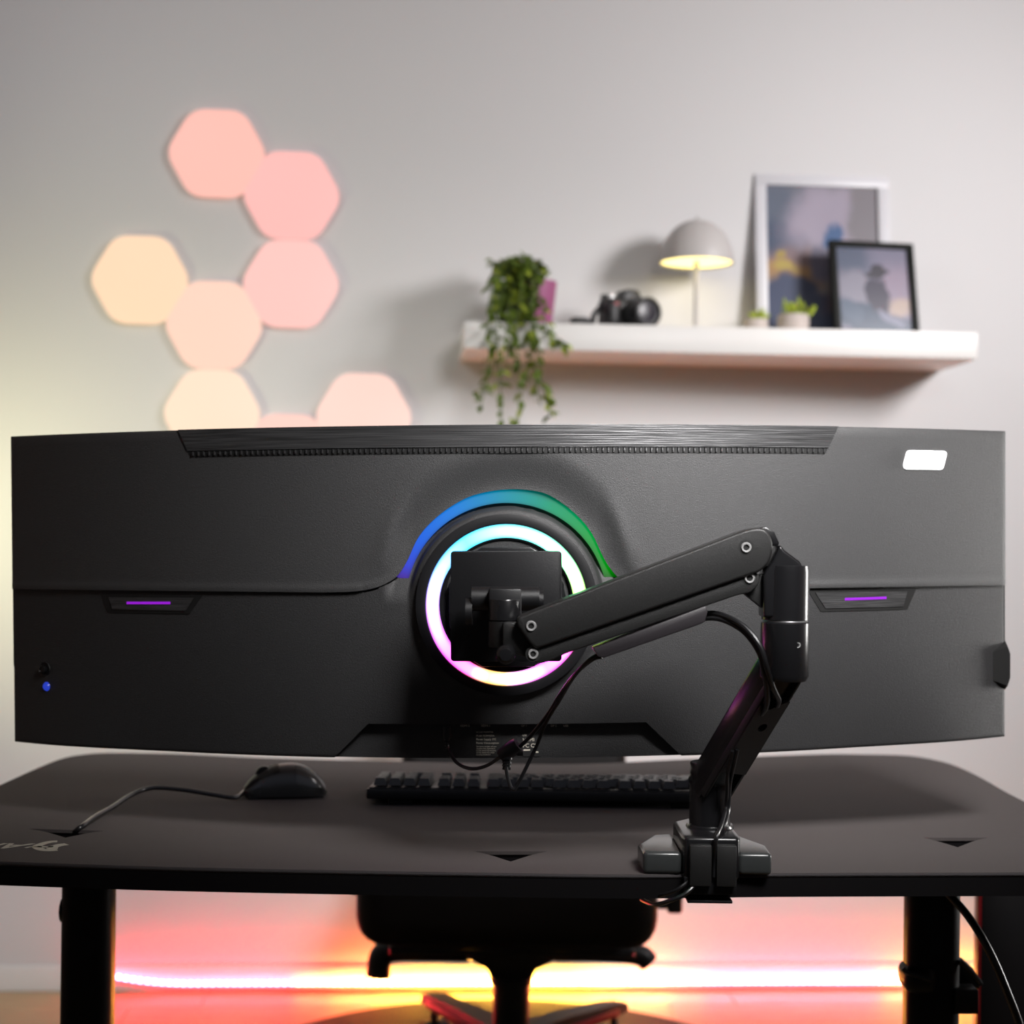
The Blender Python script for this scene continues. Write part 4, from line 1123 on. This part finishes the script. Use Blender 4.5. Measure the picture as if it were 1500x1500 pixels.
# elbow
ec = Vector((P(1149.5, 950, YA).x, YA, 0)); er = 34.5 * YA / F
z_ = lambda py: P(1150, py, YA - er).z
aput('elbow_socket', LATHE(ec, [(0, z_(1000)), (er * .9, z_(1000)), (er * 1.03, z_(992)), (er * 1.03, z_(914)), (er * .98, z_(912)), (0, z_(912))], seg=48), M['arm_gloss'])
aput('elbow_ring', LATHE(ec, [(er * .93, z_(913)), (er * .96, z_(911)), (er * .93, z_(909))], seg=48), M['steel'])
eu = LATHE(ec, [(0, z_(909)), (er * 1.0, z_(909)), (er * 1.0, z_(838)), (er * .97, z_(829)), (0, z_(826))], seg=48)
aput('elbow_joint', eu, M['arm_gloss'])
# shoulder piece leaning from the joint up to the arm
aput('elbow_shoulder', PRISM(pp([(1119, 905), (1119, 842), (1122, 836), (1132, 822), (1140, 804), (1143, 797), (1150, 806), (1172, 822), (1180, 836), (1180, 850), (1150, 905)], YA - .018), (0, .036, 0), .004, seg=4), M['arm_gloss'])
aput('elbow_web', PRISM(pp([(1088, 868), (1100, 850), (1118, 840), (1118, 892)], YA - .008), (0, .016, 0), .001), M['arm'])
# upper arm
cover = [(757, 905), (766, 901), (1090, 777), (1110, 772.5), (1124, 776), (1131, 789), (1133, 806), (1128, 824), (1114, 838), (1098, 843), (795, 948), (785, 951), (776, 943), (757, 916)]
cv2 = round_poly([Vector(p) for p in cover], 8, 3)
aput('upper_arm_cover', PRISM([P(p.x, p.y, YA - AD / 2) for p in cv2], (0, AD, 0), .0075, seg=5), M['arm'])
aput('end_cap', PRISM(pp([(1105, 774), (1122, 771.5), (1135, 779), (1142, 795), (1141, 800), (1131, 800)], YA - AD / 2 + .006), (0, AD - .012, 0), .002), M['arm_gloss'])
bar = [(776, 948), (786, 951), (1090, 846), (1106, 838), (1113, 842), (1112, 856), (1100, 868), (1080, 872), (830, 957), (806, 968), (792, 972), (776, 968), (771, 958)]
aput('lower_link', PRISM([P(p.x, p.y, YA - AD / 2 + .005) for p in round_poly([Vector(p) for p in bar], 4, 3)], (0, AD - .010, 0), .003, seg=3), M['arm'])
aput('cable_cover', PRISM(pp([(868, 950), (1034, 887), (1037, 896), (1033, 911), (1025, 915), (884, 964), (876, 962)], YA - .019), (0, .034, 0), .002), M['cover'])
def ascrew(px, py, Y, r=.0052):
    p = P(px, py, Y)
    bm = LATHE(p, [(r, .003), (r, -.0008), (r * .86, -.002), (r * .60, -.0018), (r * .52, .0004), (0, .0004)], (0, 1, 0), 24)
    o = aput('screw', bm, M['steel'], 'bright steel hex socket screw')
    s = CYL(p + Vector((0, .0002, 0)), p + Vector((0, -.0002, 0)), r * .5, seg=6); put('screw_socket', s, M['deepblack'], o, world=True)
    w_ = CYL(p + Vector((0, .0018, 0)), p + Vector((0, -.0001, 0)), r * 1.45, seg=24); put('screw_recess', w_, M['deepblack'], o, world=True)
for q in ((1093, 802, YA - AD / 2), (1098, 847, YA - AD / 2 + .005), (778, 917, YA - AD / 2), (781, 958, YA - AD / 2 + .005)): ascrew(*q)
ascrew(1168, 945, YA - er * .88, .0030)
# head: tilt joint, swivel, plate
VP = 1.628
aput('vesa_plate', PRISM([P(p.x, p.y, VP) for p in round_poly([Vector(p) for p in ((660, 807), (823, 807), (823, 969), (660, 969))], 6, 4)], (0, .004, 0), .0006), M['black_satin'], 'square black mounting plate')
spc = P(741, 888, VP); aput('plate_spacer', CYL(spc + Vector((0, .003, 0)), spc + Vector((0, .085, 0)), .038), M['black'])
YH = 1.575
aput('tilt_barrel', CYL(P(691, 877, YH + .018), P(790, 877, YH + .018), .0125, bev=.002), M['black_satin'])
aput('tilt_end', CYL(P(682, 896, YH + .018), P(692, 896, YH + .018), .0142, bev=.002), M['black_satin'])
aput('tilt_end', CYL(P(789, 880, YH + .018), P(796, 880, YH + .018), .0105, bev=.001), M['black_satin'])
aput('tilt_yoke', rect_xy(P(716, 870, YH).x, P(764, 870, YH).x, YH - .006, VP, P(740, 905, YH).z, P(740, 862, YH).z, .002), M['black_satin'])
hc = P(739, 900, YH - .016); hr = 23 * (YH - .016) / F
zh = lambda py: P(739, py, YH - .016).z
aput('swivel_joint', LATHE((hc.x, hc.y, 0), [(0, zh(878)), (hr * .96, zh(878)), (hr, zh(880)), (hr, zh(908)), (0, zh(908))], seg=40), M['arm_gloss'])
aput('swivel_sleeve', LATHE((hc.x, hc.y, 0), [(0, zh(910)), (hr * 1.01, zh(910)), (hr * 1.01, zh(946)), (hr * .97, zh(948)), (0, zh(948))], seg=40), M['arm'])
aput('arm_tongue', PRISM(pp([(736, 911), (760, 911), (790, 930), (800, 960), (778, 966), (757, 958), (748, 948), (736, 947)], YA - .010), (0, .022, 0), .003), M['arm'])
aput('stop_knob', LATHE(P(741, 958, YA - .006), [(0, .014), (.006, .0135), (.0088, .011), (.0098, .007), (.0088, .003), (.005, .0), (.005, -.006), (0, -.006)], (0, -1, 0), 28), M['arm_gloss'])
# cables running with the arm
def cab(name, pts, r, label, cat='cable', m='cable', group=None):
    b_ = TUBE(pts, r, 10, 10); return own(name, b_, M[m], pts[0], label, cat, group)
cab('arm_cable', [P(1020, 905, YA), P(1036, 899, YA), P(1058, 901, YA - .006), P(1088, 917, YA - .02), P(1112, 945, YA - .03), P(1122, 975, YA - .028), P(1131, 1005, YA - .01), P(1140, 1025, YA + .012), P(1138, 1034, YA + .022)], .0030,
    'upper of two thin black cables looping under the arm elbow', group='cables under the arm elbow')
cab('arm_cable', [P(1020, 910, YA), P(1036, 905, YA), P(1060, 908, YA - .006), P(1090, 925, YA - .018), P(1112, 955, YA - .026), P(1120, 985, YA - .022), P(1124, 1015, YA - .004), P(1122, 1035, YA + .012), P(1115, 1046, YA + .026)], .0030,
    'lower of two thin black cables looping under the arm elbow', group='cables under the arm elbow')
cab('arm_cable', [P(1073, 1100, 1.588), P(1066, 1130, 1.600), P(1065, 1160, 1.612), P(1063, 1185, 1.618), P(1056, 1210, 1.592), P(1049, 1228, 1.5775), P(1047, 1260, 1.585), P(1046, 1285, 1.585)], .0021,
    'left thin cable running down the pole into the clamp', group='cables down the arm pole')
cab('arm_cable', [P(1080, 1098, 1.588), P(1074, 1125, 1.598), P(1069, 1150, 1.612), P(1067, 1185, 1.618), P(1062, 1208, 1.600), P(1056, 1226, 1.598)], .0021,
    'right thin cable running down the pole into the clamp', group='cables down the arm pole')
cab('loop_cable', [P(1026, 1282, 1.592), P(1018, 1296, 1.585), P(1003, 1310, 1.580), P(980, 1320, 1.582), P(958, 1325, 1.600), P(940, 1318, 1.650)], .0023,
    'shiny cable loop hanging below the desk clamp', m='cable', group=None)
cab('loop_cable', [P(1015, 1282, 1.592), P(1006, 1293, 1.588), P(990, 1304, 1.586), P(965, 1312, 1.600), P(945, 1312, 1.640)], .0021,
    'second cable tucked above the shiny loop below the desk clamp', m='cable', group=None)
# cables from the arm down to the monitor's ports
cab('video_cable', [P(882, 962, YA + .004), P(868, 966, YA + .010), P(845, 985, YA + .03), P(822, 1015, YA + .06), P(805, 1043, YA + .08), P(780, 1075, YA + .095), P(757, 1098, YA + .10)], .0021, 'thin cable from the arm to the barrel connector')
cab('video_cable', [P(878, 958, YA + .004), P(862, 968, YA + .012), P(840, 992, YA + .035), P(820, 1025, YA + .065), P(800, 1058, YA + .08), P(785, 1095, YA + .09), P(768, 1130, YA + .09), P(757, 1152, YA + .09), P(752, 1156, YA + .09), P(747, 1150, YA + .092), P(742, 1130, YA + .096), P(742, 1118, YA + .098)], .0020, 'thin cable looping to the lowest point below the monitor')
YB = YA + .10
pa, pb = P(733, 1109, YB + .004), P(758, 1091, YB)
t = thing('power_connector', 'black barrel power connector with ribbed strain relief below the monitor', 'connector', pa)
put('barrel', LATHE(pa, [(0, 0), (.0065, .0005), (.0075, .003), (.0082, .012), (.0085, .019), (.0075, .0235), (0, .024)], (pb - pa), 24), M['black_satin'], t, world=True)
pd_ = P(743, 1100, YB + .002); pe_ = P(742, 1128, YB + .000)
put('strain_relief', LATHE(pd_, [(0, 0), (.0058, .001), (.0058, .009), (.0042, .010), (.0052, .0112), (.0052, .0128), (.0040, .0135), (.0050, .0148), (.0050, .0162), (.0038, .017), (.0046, .0182), (.0044, .0196), (0, .020)], (pe_ - pd_), 20), M['arm_gloss'], t, world=True)
put('latch', B(P(762, 1103, YB), (.007, .004, .006), .001), M['black_satin'], t, world=True)
YP = Yc + .005
pts_ = [P(655, 1066, YP), P(656, 1088, YP - .002), P(658, 1100, YP - .008), P(670, 1118, YP - .03), P(690, 1126, YP - .05), P(712, 1122, YP - .06), P(733, 1109, YB + .005)]
t = thing('power_cable', 'cable with ribbed plug hanging in a curve from the monitor port bay', 'cable', pts_[0])
put('cord', TUBE(pts_, .0019, 10, 10), M['cable'], t, world=True)
put('plug', CYL(P(654, 1064, YP), P(655, 1082, YP), .0052, bev=.001), M['black_satin'], t, world=True)
put('strain_relief', LATHE(P(655, 1081, YP), [(0, 0), (.0042, 0), (.0042, .003), (.003, .0035), (.0038, .0045), (.0038, .0065), (.0027, .007), (.0034, .008), (.0034, .0095), (.0024, .010), (.0030, .011), (.0028, .013), (0, .0135)], (.03, -.1, -1), 20), M['arm_gloss'], t, world=True)
